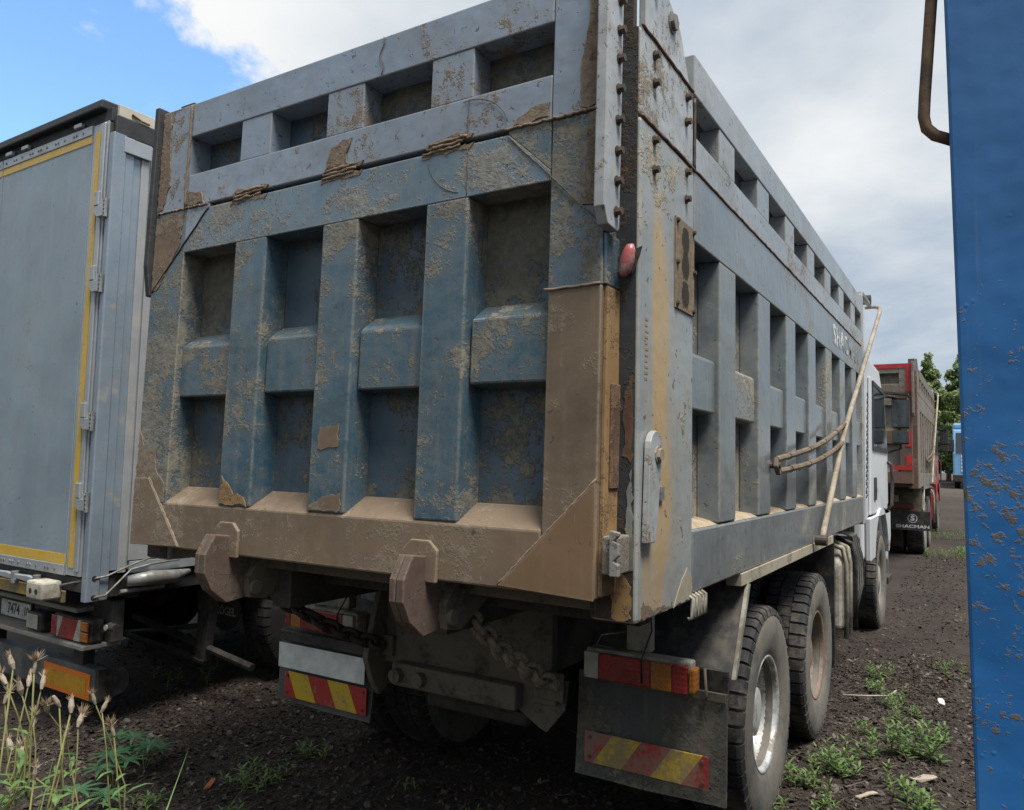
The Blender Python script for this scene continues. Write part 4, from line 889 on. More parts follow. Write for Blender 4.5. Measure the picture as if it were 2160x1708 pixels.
# ------------------------------------------------------------------ box trailer
def build_trailer():
    T = empty('box_trailer', (-4.66, 2.70, 0.0), 'grey box semi-trailer with yellow reflective tape round its rear door', 'trailer', rz=R(-1.16))
    L, Wd = 12.5, 2.5
    # body shell
    body = MB().box(-Wd, -.012, .03, L, 1.0, 3.84).build('trailer_body', 't_side', T)
    MB().box(-Wd-.01, -.03, .0, L, 3.845, 3.86).build('roof', 't_tarp', body)
    def b(name, mat, x0, x1, y0, y1, z0, z1, par, bev=.004): return MB().box(x0, x1, y0, y1, z0, z1).build(name, mat, par, bevel=bev)
    # roof tarp, rolled edge above the doors
    rr = MB()
    tp = []
    for i in range(30): tp.append((-2.52+i*.0835, -.03+.006*math.sin(i*1.7), 3.945+.005*math.sin(i*.9)))
    rr.prism([(-.06, 3.93), (-.05, 3.995), (.3, 4.005), (12.4, 4.005), (12.4, 3.93)], 'x', -2.5, -.085); rr.build('roof_tarp', 't_tarp', T, bevel=.012)
    b('tarp_band', 't_tarp', -2.5, -.03, -.012, .03, 3.85, 3.94, body)
    b('tarp_cover', 't_tarp_cream', -.03, -.004, .02, L, 3.89, 3.965, body, .003)
    b('tarp_band', 't_tarp', -.02, .004, .0, L, 3.765, 3.89, body, .008)
    MB().tube([(.004, .10, 3.925), (.006, .16, 3.905), (.006, .22, 3.90)], .007, 6).build('tarp_hook', 'rust', body)
    for x in (-.43, -1.13, -1.36, -2.0):
        k = b('tarp_buckle', 't_alu', x, x+.09, -.045, -.015, 3.865, 3.895, body, .006)
    # door leaves
    for i, (x0, x1) in enumerate(((-1.415, -.225), (-2.47, -1.427))):
        d = b('door', 't_door', x0, x1, -.022, .028, .965, 3.858, T, .003)
        b('door_rail', 't_alu', x0+.002, x1-.002, -.030, -.0225, 3.79, 3.855, d); b('door_rail', 't_alu', x0+.002, x1-.002, -.030, -.0225, .968, 1.033, d)
        b('reflective_tape', 't_tape', x0+.002, x1-.002, -.0255, -.0222, 3.738, 3.788, d, 0); b('reflective_tape', 't_tape', x0+.002, x1-.002, -.0255, -.0222, 1.035, 1.097, d, 0)
        rv = MB()
        for zz in (3.822, 1.0):
            x = x0+.05
            while x < x1-.03:
                for dx in ((0, .035) if int((x-x0)*10) % 2 else (0,)):
                    q = bolt_mb((x+dx, -.030, zz), 'y', .006, .005); rv.add(q.v, q.f)
                x += .115
        ro = rv.build('rivets', 'grey_steel', d); ro['kind'] = 'stuff'
    # right hand hinge stile with its tape, edge profile and hinges
    hs = b('hinge_stile', 't_alu', -.217, -.045, -.022, .028, .972, 3.85, T, .003)
    b('reflective_tape', 't_tape', -.183, -.128, -.0255, -.0222, 1.02, 3.80, hs, 0)
    b('edge_profile', 't_alu', -.105, -.062, -.034, -.0225, 1.0, 3.84, hs, .006)
    b('seal', 'black', -.0445, -.028, -.012, .03, .98, 3.84, T, .003)
    for z in (3.27, 2.79, 1.925, 1.43):
        h = MB().prism([(-.118, z+.02), (-.02, z+.02), (-.02, z+.05), (.015, z+.05), (.015, z-.055), (-.07, z-.055), (-.118, z-.02)], 'y', -.05, -.0345).build('hinge', 't_alu', T, bevel=.004)
        b('hinge_plate', 't_alu', -.112, -.060, -.052, -.0345, z+.022, z+.115, h, .004)
        MB().tube([(.006, -.038, z-.06), (.006, -.038, z+.06)], .013, 10).build('hinge_pin', 'grey_steel', h)
        for k in range(4): b('hinge_knuckle', 't_tarp', .004, .0165, -.0525, -.0505, z-.045+k*.026, z-.035+k*.026, h, 0)
    # corner post and side profile
    cp = MB().prism([(-.027, -.02), (.018, -.02), (.024, -.012), (.024, .062), (.012, .070), (.012, .125), (-.03, .125)], 'z', .825, 3.765).build('corner_post', 't_post', T, bevel=.003)
    b('post_cap', 't_alu', -.02, .029, .05, .235, 3.655, 3.755, cp, .004)
    b('post_groove', 't_post', -.012, -.002, .126, .18, 1.0, 3.655, cp, 0)
    b('side_profile', 't_side', -.012, .008, .181, .235, .98, 3.655, cp, .003)
    for z in (.965, .85): MB().tube([(.0236, .03, z), (.0255, .03, z)], .017, 12).build('lashing_hole', 'dark_hole', cp)
    for k in range(9): b('side_panel', 't_side', -.011, .003, .25+k*1.3, .25+k*1.3+1.285, 1.05, 3.76, body, .004)
    for k in range(20): b('lashing_rail', 't_alu', -.011, .006, .26+k*.6, .26+k*.6+.58, .97, 1.045, body, .004)
    # sill: lock levers, yellow beam, buffer blocks
    b('rear_sill', 't_dark', -2.47, -.03, -.01, .12, .875, .962, T, .004)
    yb = b('yellow_beam', 't_yellow', -2.47, -.21, -.035, -.0105, .80, .872, T, .004)
    for x in (-1.08, -.80):
        lv = MB().prism([(x, .928), (x+.20, .935), (x+.34, .918), (x+.34, .885), (x+.18, .892), (x, .905)], 'y', -.062, -.036).build('lock_lever', 't_alu', T, bevel=.006)
        MB().tube([(x+.30, -.05, .87), (x+.30, -.05, .945)], .024, 12).build('lever_pivot', 'grey_steel', lv)
    for x in (-.402, -2.3):
        bk = b('buffer_block', 'cream', x, x+.19, -.16, -.036, .825, .938, T, .014)
        for dx in (.06, .13): MB().tube([(x+dx, -.162, .878), (x+dx, -.159, .878)], .017, 12).build('buffer_hole', 'dark_hole', bk)
    # lower beams, number plate, lamps
    b('lamp_beam', 't_dark', -2.45, -.05, .20, .28, .54, .80, T, .004)
    sh = b('rear_shelf', 't_shelf', -2.45, -.10, .05, .30, .505, .535, T, .006)
    b('upper_rail', 't_shelf', -2.45, -.25, .08, .20, .715, .745, T, .006)
    np_ = b('number_plate', 'plate_white', -1.46, -1.03, .188, .198, .548, .660, T, .003)
    for s_, x, sz in (('7474', -1.275, .105), ('10', -1.095, .085)):
        text_mb(s_, sz, .001, .0015, 1.05, .78).xf(lambda X_, Y_, Z_: (x+X_, .187-Z_, .604+Y_)).build('plate_digits', 'ink', np_)
    b('plate_frame', 'black', -1.028, -1.012, .18, .2, .54, .667, np_, .002)
    wl = b('work_lamp', 'black', -.83, -.63, .06, .16, .545, .672, T, .02); b('lens', 'white_lens', -.805, -.665, .052, .0595, .562, .655, wl, .02)
    tl = b('tail_lamp', 'black', -.535, -.09, .085, .18, .54, .69, T, .02)
    b('lens', 'red_lens', -.53, -.455, .070, .0845, .55, .68, tl, .01)
    MB().prism([(-.454, .55), (-.44, .55), (-.385, .68), (-.454, .68)], 'y', .0705, .0845).build('lens', 'white_lens', tl)
    MB().prism([(-.438, .55), (-.255, .55), (-.205, .68), (-.383, .68)], 'y', .070, .0845).build('lens', 'red_lens', tl)
    MB().prism([(-.253, .55), (-.175, .55), (-.175, .68), (-.203, .68)], 'y', .0705, .0845).build('lens', 'white_lens', tl)
    b('lens', 'amber_lens', -.174, -.095, .068, .0845, .552, .612, tl, .008); b('lens', 'amber_lens', -.174, -.095, .068, .0845, .617, .678, tl, .008)
    MB().tube([(-.09, .16, .60), (.02, .15, .66)], .009, 6).build('marker_arm', 'black', tl)
    mk = MB().tube([(.01, .15, .655), (.09, .15, .655)], .026, 14); mk.build('side_marker', 'black', tl)
    MB().tube([(.02, .118, .655), (.02, .126, .655)], .018, 14).build('side_marker_lens', 'white_lens', tl)
    for x in (-.55, -1.75): b('bumper_bracket', 't_dark', x, x+.12, .24, .32, .20, .52, T, .004)
    bu = b('rear_bumper', 't_bar', -2.40, -.235, .22, .30, .125, .335, T, .012)
    MB().prism([(.22, .13), (.40, .16), (.43, .2), (.43, .27), (.40, .32), (.22, .335)], 'x', -.2345, -.20).build('bumper_end', 'black', bu, bevel=.006)
    ox = b('orange_panel', 'orange_refl', -.86, -.285, .212, .2195, .135, .30, bu, .001); b('panel_face', 'amber_refl', -.80, -.325, .209, .2115, .162, .268, ox, 0)
    # undercarriage
    for x in (-1.75, -.85): b('frame_rail', 't_dark', x, x+.12, .3, L-1, .72, .96, T, .004)
    for k in range(8): b('cross_bearer', 't_dark', -2.42, -.06, .3+k*1.2, .38+k*1.2, .80, .955, T, .004)
    b('side_rail', 't_dark', -.10, -.03, .13, L, .83, .965, T, .004)
    MB().prism([(-.30, .74), (-.12, .80), (-.135, .62), (-.19, .24), (-.29, .22), (-.28, .6)], 'y', .98, 1.05).build('support_leg', 't_dark', T, bevel=.006)
    MB().tube([(-1.1, 1.0, .455), (.30, 1.02, .27)], .028, 6).build('brace', 't_dark', T); MB().tube([(-1.25, 1.0, .30), (-.2, 1.02, .50)], .02, 6).build('brace', 't_dark', T)
    MB().tube([(-1.3, .95, .33), (-.2, 1.0, .24)], .025, 6).build('brace', 't_dark', T)
    # round mud flap with lettering, axle wheels
    fl = MB().prism([(-.40+.18*math.cos(t), .565+.18*math.sin(t)) for t in np.linspace(0, 2*math.pi, 24, endpoint=False)], 'y', 1.30, 1.315).build('round_flap', 'black', T)
    text_mb('KÖGEL', .085, .001, .002, 1.0, .9).xf(lambda x, y, z: (-.385+x, 1.299-z, .53+y)).build('lettering', 'emblem', fl)
    for y in (1.95, 3.25, 4.55):
        for x, f in ((-.20, 1), (-2.3, -1)): make_wheel('wheel', T, 'tyre_black', 'tyre_black', 'rim_rusty', (x, y, .50), f)
    # straps and a folded curtain hanging at the side
    cu = MB()
    P = [(.012, .25, .95), (.03, .40, .975), (.035, .55, .96), (.03, .66, .925), (.03, .55, .885), (.03, .40, .875), (.012, .25, .905)]
    cu = MB(); n = len(P)
    MB().tube([(.02, .24, .925), (.035, .40, .93), (.04, .55, .925), (.025, .68, .945)], [.035, .05, .045, .015], 10).build('rolled_curtain', 'grey_steel', T, smooth=True)
    for pts in ([(-.21, -.05, .91), (.02, .02, .965), (.03, .10, .972), (.03, .27, 1.03), (.03, .38, 1.058)], [(.026, .03, .85), (.03, .10, .855), (.03, .26, .998), (.03, .40, 1.02), (.03, .6, 1.03)]):
        MB().tube(pts, .007, 6).build('seal_cable', 'grey_steel', T, smooth=True)
    MB().tube([(.015, .20, .862), (.02, .45, .866), (.02, .50, .868)], .014, 6).build('turnbuckle', 'grey_steel', T)
    return T
build_trailer()

# ------------------------------------------------------------------ blue container on the right
def build_container():
    org = (1.18, 1.70, 0)
    T = empty('blue_container', (1.18, 1.70, 0), 'blue steel container with blistered paint, rust patches and a bent pipe handle', 'container', org=org)
    lean = lambda x, y, z: (x+.0158*(1.86-z), y, z)
    X0, X1, Y1, Zt = -.032, 2.40, 3.3, 2.95
    bd = MB().box(X0, X1, 1.70, Y1, .08, Zt).xf(lean).build('container_body', 'container', T, bevel=.006)
    MB().box(1.18, 1.25, 1.682, 1.70, .12, 2.8).xf(lean).build('door_rib', 'container', bd, bevel=.006)
    for x in (X0+.05, X1-.25): MB().box(x, x+.2, 1.75, Y1-.05, -.06, .0795).build('skid', 'rust', bd)
    pts = [(-.036, 1.73, 2.80), (-.060, 1.73, 2.745), (-.068, 1.73, 2.70), (-.083, 1.73, 2.50), (-.0855, 1.73, 2.455), (-.081, 1.73, 2.430), (-.066, 1.73, 2.412), (-.035, 1.73, 2.395)]
    MB().tube([lean(*p) if 0 else p for p in pts], .0115, 12).build('pipe_handle', 'pipe', bd, smooth=True)
build_container()

# ------------------------------------------------------------------ far blue truck
def far_truck(x, y):
    z = gz(x, y); T = empty('cab_truck', (x, y, z), 'light blue cab-over truck far behind the red cab', 'truck')
    c = MB().prism([(0, .55), (2.2, .55), (2.2, 3.4), (.35, 3.4), (.0, 2.0)], 'x', -1.2, 1.2).build('cab', 'blue_cab', T, bevel=.08)
    MB().prism([(-.012, 2.03), (-.03, 2.03), (.29, 3.2), (.31, 3.2)], 'x', -1.05, 1.05).build('windshield', 'glass', c)
    for k in range(5): MB().box(-.8, .8, -.03, -.005, .98+k*.2, 1.10+k*.2).build('grille_bar', 'white_paint', c)
    MB().box(-1.22, 1.22, -.15, .1, .40, .80).build('bumper', 'black', c, bevel=.03)
    MB().box(-1.2, 1.2, .4, 2.0, 3.402, 3.75).build('roof_fairing', 'blue_cab', c, bevel=.1)
    for s_ in (-1, 1):
        MB().box(s_*1.25-.12, s_*1.25+.12, -.1, 0, 2.1, 2.8).build('mirror', 'black', c, bevel=.03)
        make_wheel('wheel', T, 'tyre_black', 'tyre_black', 'rim_rusty', (s_*1.02, 1.0, .535), s_, nlug=24)
    MB().box(-1.25, 1.25, 2.4, 9, .9, 3.6).build('cargo_box', 'white_paint', T, bevel=.03)
far_truck(-.15, 50.5)

# ------------------------------------------------------------------ trees
def tree(loc, h, wd, seed, label):
    rnd = random.Random(seed); wd *= 1.25; T = empty('birch_tree', loc, label, 'tree', 'trees behind the yard')
    tr = MB(); top = (rnd.uniform(-.3, .3), rnd.uniform(-.3, .3), h*.96)
    pts = [(top[0]*t*t, top[1]*t*t, h*.96*t-.1*(t == 0)) for t in np.linspace(0, 1, 8)]
    tr.tube(pts, [.16*(1-t)+.015 for t in np.linspace(0, 1, 8)], 8)
    cl = []
    for i in range(60):
        t = rnd.uniform(.10, .98); a = rnd.uniform(0, 2*math.pi); rr = wd*(1-abs(t-.42)/.62)**.8*rnd.uniform(.55, 1.05)
        b0 = Vector((top[0]*t*t, top[1]*t*t, h*t*.94)); e = b0+Vector((rr*math.cos(a), rr*math.sin(a), rr*.25*rnd.uniform(-.3, 1)))
        tr.tube([b0, b0.lerp(e, .5)+Vector((0, 0, .12*rr)), e], [.035*(1.1-t), .025*(1.1-t), .008], 5)
        for k in range(4): cl.append((b0.lerp(e, rnd.uniform(.3, 1.0)), rnd.uniform(.28, .6)*max(.5, wd*.4)))
    cl += [(Vector((top[0], top[1], h*.97)), .3), (Vector((top[0], top[1], h*.9)), .4)]
    tr.build('trunk', 'bark', T, smooth=True)
    lf = MB()
    for c, r_ in cl:
        for k in range(70):
            d = Vector((rnd.gauss(0, 1), rnd.gauss(0, 1), rnd.gauss(0, .8))); d = d.normalized()*r_*rnd.random()**.45
            p = c+d; a = Vector((rnd.gauss(0, 1), rnd.gauss(0, 1), rnd.gauss(0, 1))).normalized(); bb = a.orthogonal().normalized(); s_ = rnd.uniform(.08, .16)
            o = len(lf.v); lf.v += [tuple(p-a*s_), tuple(p+bb*s_*.6), tuple(p+a*s_), tuple(p-bb*s_*.6)]; lf.f.append((o, o+1, o+2, o+3))
    lf.build('crown', 'tree_leaf', T)
for i, (x, y, h, wd, lb) in enumerate(((-2.75, 60, 9.0, 1.35, 'slim pointed birch just above the red truck\'s bed'), (-1.0, 58, 8.6, 1.6, 'bushy birch beside the blue container edge'),
        (.9, 60, 8.4, 1.8, 'birch standing behind the blue container'), (-2.0, 64, 6.8, 1.9, 'low rounded birch between two taller birches'), (-5.6, 62, 8.4, 1.6, 'birch whose top shows over the white cab roof'),
        (-3.9, 66, 8.0, 2.2, 'full dark-green birch behind the slim pointed one'), (-.2, 66, 8.9, 2.3, 'wide birch in the gap beside the container edge'),
        (-8.5, 63, 8.0, 2.0, 'broad birch hidden mostly behind the white cab truck'), (3.8, 61, 9.2, 2.0, 'broad birch far behind the blue container'))):
    tree((x, y, gz(x, y)), h, wd, 100+i, lb)

# unseen woods added round the yard to cut low sky light
rnd = random.Random(21); wd_ = MB()
for k in range(620):                                            # clumps of foliage, thickest low down
    az = R(14+326*(k+rnd.random())/620); rr_ = rnd.uniform(42, 50); x, y = rr_*math.sin(az), rr_*math.cos(az)+4
    top = 11.0+2.2*math.sin(az*9)+1.6*math.sin(az*23+1)+1.2*math.sin(az*41)
    for j in range(5):
        c = Vector((x+rnd.gauss(0, .8), y+rnd.gauss(0, .8), gz(x, y)+top*(j+rnd.random()*.9)/5)); cr_ = rnd.uniform(1.0, 1.9)*(1.15-.12*j)
        for q_ in range(36):
            d = Vector((rnd.gauss(0, 1), rnd.gauss(0, 1), rnd.gauss(0, .9))).normalized()*cr_*rnd.random()**.4; p = c+d
            a = Vector((rnd.gauss(0, 1), rnd.gauss(0, 1), rnd.gauss(0, 1))).normalized(); bb = a.orthogonal().normalized(); q = rnd.uniform(.14, .32); o = len(wd_.v)
            wd_.v += [tuple(p-a*q), tuple(p+bb*q*.6), tuple(p+a*q), tuple(p-bb*q*.6)]; wd_.f.append((o, o+1, o+2, o+3))
o = wd_.build('woodland_screen', 'tree_leaf'); o['kind'] = 'stuff'; o['label'] = 'green woodland put in out of view to block low sky light'; o['category'] = 'woodland_screen'

# ------------------------------------------------------------------ litter on the ground
def scatter(regs, n, rnd):
    tot = sum(r[4] for r in regs)
    for x0, x1, y0, y1, wgt in regs:
        for k in range(int(n*wgt/tot)): yield rnd.uniform(x0, x1), rnd.uniform(y0, y1)
REGS = [(-5.2, -.8, 2.0, 4.2, 5), (-1.1, .3, 3.0, 8, 5), (-1.0, .6, 8, 16, 1.6), (-7, -3.3, 2.5, 7, 3), (-3.4, -1.0, 4.2, 9, 1.5)]
rnd = random.Random(3); lf = MB()
for x, y in scatter(REGS, 52000, rnd):
    L = rnd.uniform(.006, .022)*(1.5 if rnd.random() < .12 else 1); wd = L*rnd.uniform(.25, .7); a = rnd.uniform(0, 6.28); ti = rnd.gauss(0, .35)
    z = hgt(x, y)+rnd.uniform(.001, .010)
    ca, sa_ = math.cos(a), math.sin(a); dz = L*math.sin(ti); dw = wd*rnd.gauss(0, .35); o = len(lf.v)
    lf.v += [(x-ca*L+sa_*wd*.4, y-sa_*L-ca*wd*.4, z-dz), (x+sa_*wd, y-ca*wd, z-dw), (x+ca*L, y+sa_*L, z+dz), (x-sa_*wd, y+ca*wd, z+dw)]; lf.f.append((o, o+1, o+2, o+3))
o = lf.build('wood_chips', 'chips'); o['kind'] = 'stuff'; o['label'] = 'wood chips and bark litter lying on the dark dirt'; o['category'] = 'litter'
st = MB()
for x, y in scatter(REGS, 9000, rnd):
    r_ = rnd.uniform(.003, .010)*(1.8 if rnd.random() < .05 else 1); z = hgt(x, y)+r_*.3; o = len(st.v); e = [r_*rnd.uniform(.6, 1.4) for _ in range(6)]
    st.v += [(x+e[0], y, z), (x, y+e[1], z), (x-e[2], y, z), (x, y-e[3], z), (x, y, z+e[4]*.7), (x, y, z-e[5])]
    st.f += [(o+o1, o+o2, o+4) for o1, o2 in ((0, 1), (1, 2), (2, 3), (3, 0))]+[(o+o2, o+o1, o+5) for o1, o2 in ((0, 1), (1, 2), (2, 3), (3, 0))]
o = st.build('gravel', 'stones'); o['kind'] = 'stuff'; o['label'] = 'small stones strewn over the dark dirt'; o['category'] = 'gravel'

tw = MB()
for x, y in scatter(REGS, 420, rnd):
    L = rnd.uniform(.03, .11); a = rnd.uniform(0, 6.28); z = hgt(x, y)+.006; k = Vector((math.cos(a)*L, math.sin(a)*L, rnd.uniform(0, .01))); m_ = Vector((x, y, z)); j_ = Vector((rnd.gauss(0, .006), rnd.gauss(0, .006), .004))
    tw.tube([m_-k, m_+j_, m_+k], [.0035, .003, .0015], 4)
o = tw.build('twigs', 'chips'); o['kind'] = 'stuff'; o['label'] = 'broken twigs and splinters scattered on the dark dirt'; o['category'] = 'litter'
cl_ = MB()
for x, y in scatter(REGS, 260, rnd):
    r_ = rnd.uniform(.012, .030); z = hgt(x, y)+r_*.25; o_ = len(cl_.v); rings = []
    for q, (rz_, zz_) in enumerate(((.75, -.5), (1.0, .05), (.6, .6))):
        for h_ in range(7): aa = 2*math.pi*h_/7+q*.4; rr_ = r_*rz_*rnd.uniform(.75, 1.2); cl_.v.append((x+rr_*math.cos(aa), y+rr_*math.sin(aa)*.8, z+zz_*r_*rnd.uniform(.7, 1.1)))
    for q in range(2):
        for h_ in range(7): cl_.f.append((o_+q*7+h_, o_+q*7+(h_+1) % 7, o_+(q+1)*7+(h_+1) % 7, o_+(q+1)*7+h_))
    cl_.f.append(tuple(o_+14+h_ for h_ in range(7)))
o = cl_.build('clods', 'stones'); o['kind'] = 'stuff'; o['label'] = 'larger stones and dirt clods lying among the chips'; o['category'] = 'gravel'

# ------------------------------------------------------------------ weeds
def leaf(mb, p, d, L, wd, up_=Vector((0, 0, 1)), curl=.25):
    d = d.normalized(); s_ = d.cross(up_); s_ = s_.normalized() if s_.length > 1e-4 else Vector((1, 0, 0)); n = s_.cross(d)
    q = [p, p+d*L*.35+s_*wd-n*0, p+d*L*.35-s_*wd, p+d*L*.75+s_*wd*.7-n*L*curl*.4, p+d*L*.75-s_*wd*.7-n*L*curl*.4, p+d*L-n*L*curl]
    o = len(mb.v); mb.v += [tuple(v) for v in q]; mb.f += [(o, o+1, o+2), (o+1, o+3, o+4, o+2), (o+3, o+5, o+4)]
def weed(x, y, h, spread, nst, seed, label):
    r_ = random.Random(seed); z = hgt(x, y); T = empty('weed', (x, y, z), label, 'weed', 'green weeds on the dirt'); sm, lv = MB(), MB()
    for k in range(nst):
        a = r_.uniform(0, 6.28); dr_ = r_.random()**.6*spread; b0 = Vector((math.cos(a)*dr_, math.sin(a)*dr_, hgt(x+math.cos(a)*dr_, y+math.sin(a)*dr_)-z)); hh = h*r_.uniform(.5, 1); lean_ = Vector((r_.gauss(0, .3), r_.gauss(0, .3), 1)).normalized()
        pts = [b0+lean_*hh*t+Vector((0, 0, -.01 if t == 0 else 0)) for t in (0, .5, 1)]; sm.tube(pts, [.003, .0025, .0012], 5)
        nl = int(6+hh*60)
        for j in range(nl):
            t = (j+1)/nl; aa = j*2.4+r_.uniform(0, .5); L = (.028+.036*hh/h*(1-t*.6))*r_.uniform(.7, 1.2)*(h/.14)**.5
            leaf(lv, b0+lean_*hh*t, Vector((math.cos(aa), math.sin(aa), .45+.5*t)), L, L*.14)
    for q in (sm.build('stem', 'stem', T), lv.build('foliage', 'leaf', T)): q['kind'] = 'stuff'
WS = [(-.90, 4.60, .16, .10, 9, 'bushy green weed at the front of the rear tyre'), (-.70, 4.92, .20, .16, 9, 'tall leafy weed clump between two tyres and container'), (-.60, 5.25, .15, .13, 5, 'leafy weed growing just past the tall clump'),
      (-.36, 5.30, .24, .17, 10, 'largest green weed by the blue container edge'), (-.42, 4.75, .12, .10, 4, 'small weed in front of the largest container weed'), (-.72, 4.35, .12, .08, 6, 'little weed low beside the silver wheel'),
      (-.80, 7.1, .14, .12, 8, 'weed beside the second rear tyre where a thin wire lies'), (-.55, 6.4, .12, .12, 7, 'sparse weed on the dirt lane past the rear tyres'), (-.97, 4.20, .13, .09, 8, 'weed sprouting under the silver wheel tyre'),
      (-.50, 16.2, .16, .5, 40, 'wide grass tuft on the dirt near the red truck tyres'), (-.15, 17.0, .16, .4, 30, 'grass tuft on the lane beside the container edge and red truck'), (-.3, 20.5, .2, .9, 50, 'grassy strip beyond the red truck wheels'),
      (-3.34, 2.86, .14, .10, 9, 'leafy weed alone on the dirt below the left hinge hook'), (-3.38, 3.40, .12, .07, 6, 'small weed below the clean striped board'), (-3.30, 3.05, .08, .09, 5, 'creeping weed row leading up to the striped board'),
      (-2.66, 3.37, .07, .04, 4, 'tiny lone green seedling under the tow beam'), (-2.2, 3.3, .06, .06, 4, 'tiny seedlings in bare dirt below the chain plate'), (-5.9, 6.4, .22, .6, 45, 'grassy weeds seen beneath the trailer frame'), (-6.7, 7.2, .24, .8, 50, 'weedy grass patch beyond the trailer support leg'),
      (-5.4, 3.9, .12, .3, 14, 'low weeds under the trailer rear shelf'), (-3.55, 2.45, .10, .12, 7, 'low weed among the dry stems and lupine'), (-.62, 5.65, .10, .16, 9, 'low weeds carpeting the dirt past the rear tyres'), (-.28, 5.75, .12, .14, 8, 'low weed tuft hugging the container foot'), (-.45, 6.05, .09, .15, 8, 'sprawl of tiny weeds in the middle of the lane'), (-.72, 6.75, .11, .1, 7, 'weed tuft between the thin wire and second tyre'),
      (-.30, 4.55, .13, .13, 9, 'weed tuft beside the thin pale splinter'), (-.85, 4.95, .09, .08, 6, 'seedlings squeezed between both rear tyres'), (-.2, 7.6, .1, .2, 9, 'faint green sprouts farther along the lane'), (-3.1, 2.6, .08, .14, 8, 'spindly seedlings on bare dirt below the hook'),
      (-4.6, 6.9, .2, .5, 30, 'weeds growing under the trailer side rail')]
for i, a in enumerate(WS): weed(*a[:5], 40+i, a[5])
def lupine(x, y, seed, label):
    r_ = random.Random(seed); z = hgt(x, y); T = empty('lupine_plant', (x, y, z), label, 'plant', 'lupine plants'); sm, lv = MB(), MB()
    for k in range(3):
        a = r_.uniform(0, 6.28); tip = Vector((math.cos(a)*.07, math.sin(a)*.07, r_.uniform(.06, .16))); sm.tube([(0, 0, -.01), tuple(tip*.6+Vector((0, 0, .02))), tuple(tip)], .003, 5)
        for j in range(9):
            aa = 2*math.pi*j/9+k; leaf(lv, tip, Vector((math.cos(aa), math.sin(aa), .28)), r_.uniform(.09, .13), .012, curl=.3)
    for q in (sm.build('stem', 'stem', T), lv.build('foliage', 'lupine', T)): q['kind'] = 'stuff'
lupine(-4.20, 2.68, 1, 'lupine leaf fans nearest the orange reflector panel'); lupine(-4.02, 2.72, 2, 'lupine with the fullest fan on bare dirt'); lupine(-3.95, 2.5, 3, 'low lupine in front of the other two'); lupine(-3.72, 2.25, 4, 'lupine half hidden by dry stems')
# dry thistle stems in the near left corner
def dry_plant(base, heads, seed, label):
    r_ = random.Random(seed); z = hgt(*base); T = empty('dry_thistle', (base[0], base[1], z), label, 'plant', 'dry seed-head plants'); lv = MB()
    B = Vector((base[0], base[1], z)); main = Vector(heads[0])-B
    for i, h_ in enumerate(heads):
        e = Vector(h_)-B; s0 = main*r_.uniform(.62, .80) if i else Vector((0, 0, -.01))
        mid = s0.lerp(e, .55)+Vector((r_.gauss(0, .04), r_.gauss(0, .04), -.025 if i else .0))
        pts = [s0, s0.lerp(mid, .5)+Vector((r_.gauss(0, .018), r_.gauss(0, .018), 0)), mid, mid.lerp(e, .5)+Vector((r_.gauss(0, .008), r_.gauss(0, .008), .006)), e]
        MB().tube(pts, [.0034, .0031, .0027, .0023, .0019] if not i else [.0025, .0023, .0020, .0017, .0014], 6).build('stem', 'stem', T, smooth=True)
        d = ((e-mid).normalized()+Vector((r_.gauss(0, .3), r_.gauss(0, .3), 0))).normalized()
        rr = r_.uniform(.0042, .0075); hd = MB()
        hd.tube([e-d*.004, e+d*.010, e+d*.022, e+d*.030], [.003, rr, rr*.8, rr*.55], 8)
        tuft = r_.random()
        if tuft < .8:
            big = tuft < .3
            for k in range(46 if big else 22):
                q = (d+Vector((r_.gauss(0, .6 if big else .35), r_.gauss(0, .6 if big else .35), r_.gauss(0, .4)))).normalized(); L = r_.uniform(.012, .026)*(1.35 if big else .9); s_ = q.orthogonal().normalized()*.0021
                o = len(hd.v); p0 = e+d*.022; hd.v += [tuple(p0-s_), tuple(p0+s_), tuple(p0+q*L)]; hd.f.append((o, o+1, o+2))
        ho = hd.build('seed_head', 'flower', T); ho['kind'] = 'stuff'
        for j in range(16 if not i else 4):
            t = r_.uniform(.35, .95); p = s0.lerp(mid, t) if i else s0.lerp(e, t*.95); aa = r_.uniform(0, 6.28); leaf(lv, p, Vector((math.cos(aa), math.sin(aa), .6)), r_.uniform(.035, .085), .006, curl=.4)
    lo = lv.build('leaves', 'leaf', T); lo['kind'] = 'stuff'
def ray_pt(px, py, dep):
    d = fw+r2*((px-1080)/1615)+u2*((854-py)/1615); return Vector((0, 0, H))+d*dep
PL = [((28, 1408), (12, 1440), (45, 1462)), ((72, 1415), (60, 1445), (88, 1450)), ((125, 1488), (100, 1500), (70, 1530)), ((240, 1548), (200, 1482), (215, 1500)),
      ((72, 1640), (40, 1600), (20, 1670)), ((150, 1500), (165, 1530), (135, 1560)), ((10, 1480), (25, 1580))]
LBL = ['tallest dry seed-head plant before the dark bumper', 'dry seed-head plant crossing the orange reflector edge', 'dry plant with a spread of brown buds below the orange panel', 'dry plant with one white tuft leaning over bare dirt', 'low dry plant with a fluffy pale head',
       'dry plant with buds on upright stems by the bumper end', 'dry stems with brown buds beside the bumper', 'short dry plant among lupine leaves', 'dry plant with pale round buds in the middle of its clump']
rp = random.Random(9)
for i, hs in enumerate(PL):
    dep = 1.72+.10*(i % 4); pts = [ray_pt(px, py, dep+rp.uniform(-.05, .05)) for px, py in hs]
    b0 = pts[0]; base = (b0.x+rp.uniform(-.16, .13), b0.y+rp.uniform(-.13, .13))
    dry_plant(base, pts, 70+i, LBL[i])
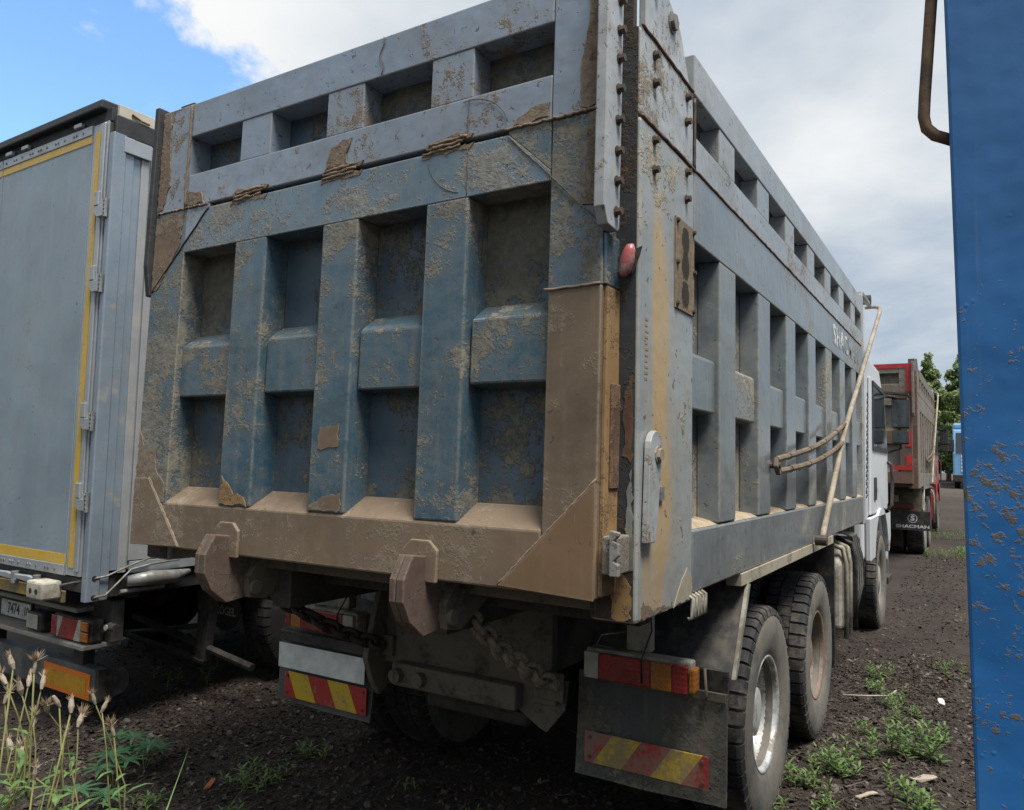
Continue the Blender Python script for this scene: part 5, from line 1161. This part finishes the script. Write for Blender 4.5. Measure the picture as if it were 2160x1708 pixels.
def grass_clump(x, y, n, seed, label):
    r_ = random.Random(seed); z = hgt(x, y); T = MB()
    for k in range(n):
        a = r_.uniform(0, 6.28); d0 = r_.random()*.12; p = Vector((math.cos(a)*d0, math.sin(a)*d0, 0)); L = r_.uniform(.6, 1.0); dd = Vector((r_.gauss(0, .07), r_.gauss(0, .07), 1)).normalized()
        leaf(T, p, dd, L, r_.uniform(.003, .0055), up_=Vector((r_.gauss(0, 1), r_.gauss(0, 1), .1)), curl=.35)
    o = T.build('grass_clump', 'leaf'); o.location = (x, y, z-.005); tag(o, label, 'grass', 'grass among the dry plants')
grass_clump(-2.05, 1.02, 26, 5, 'grass at the foot of the tallest dry plants'); grass_clump(-1.90, 1.10, 16, 6, 'thin grass under the white tufted plant'); grass_clump(-2.12, .95, 26, 8, 'grass tuft close to the trailer bumper side')

# ------------------------------------------------------------------ scraps
def scrap(name, x, y, L, wd, mat, label, seed, cat='scrap'):
    r_ = random.Random(seed); pts = []
    for k in range(9):
        a = 2*math.pi*k/9; q = r_.uniform(.7, 1.1); pts.append((math.cos(a)*L*q, math.sin(a)*wd*q))
    mb = MB().prism(pts, 'z', 0, .006).xf(lambda X_, Y_, Z_: (X_, Y_, Z_+.012*math.sin(X_*40)+.012)); o = mb.build(name, mat); o.location = (x, y, hgt(x, y)); o.rotation_euler = (0, 0, r_.uniform(0, 3)); tag(o, label, cat)
scrap('orange_scrap', -3.35, 1.95, .10, .04, 'orange_leaf', 'orange-brown scrap on the dirt under the dry stems', 1)
scrap('bark_piece', -3.5, 2.75, .04, .02, 'orange_leaf', 'small tan bark flake lying on dark dirt', 2, 'bark')
scrap('pale_scrap', -.30, 4.95, .10, .035, 'pale_scrap', 'crumpled pale scrap lying by the container foot', 3)
scrap('pale_scrap', -.55, 4.55, .08, .015, 'pale_scrap', 'thin pale splinter on dirt before the green weeds', 4)
scrap('white_scrap', -.28, 6.6, .04, .025, 'plate_white', 'white plastic bit on the dirt lane', 5)
o = MB().tube([(-.92, 6.35, .045), (-.75, 6.42, .05), (-.62, 6.5, .055), (-.58, 6.6, .075)], .006, 6).build('wire', 'pale_scrap', smooth=True); tag(o, 'thin pale wire lying beside the second rear tyre', 'wire')
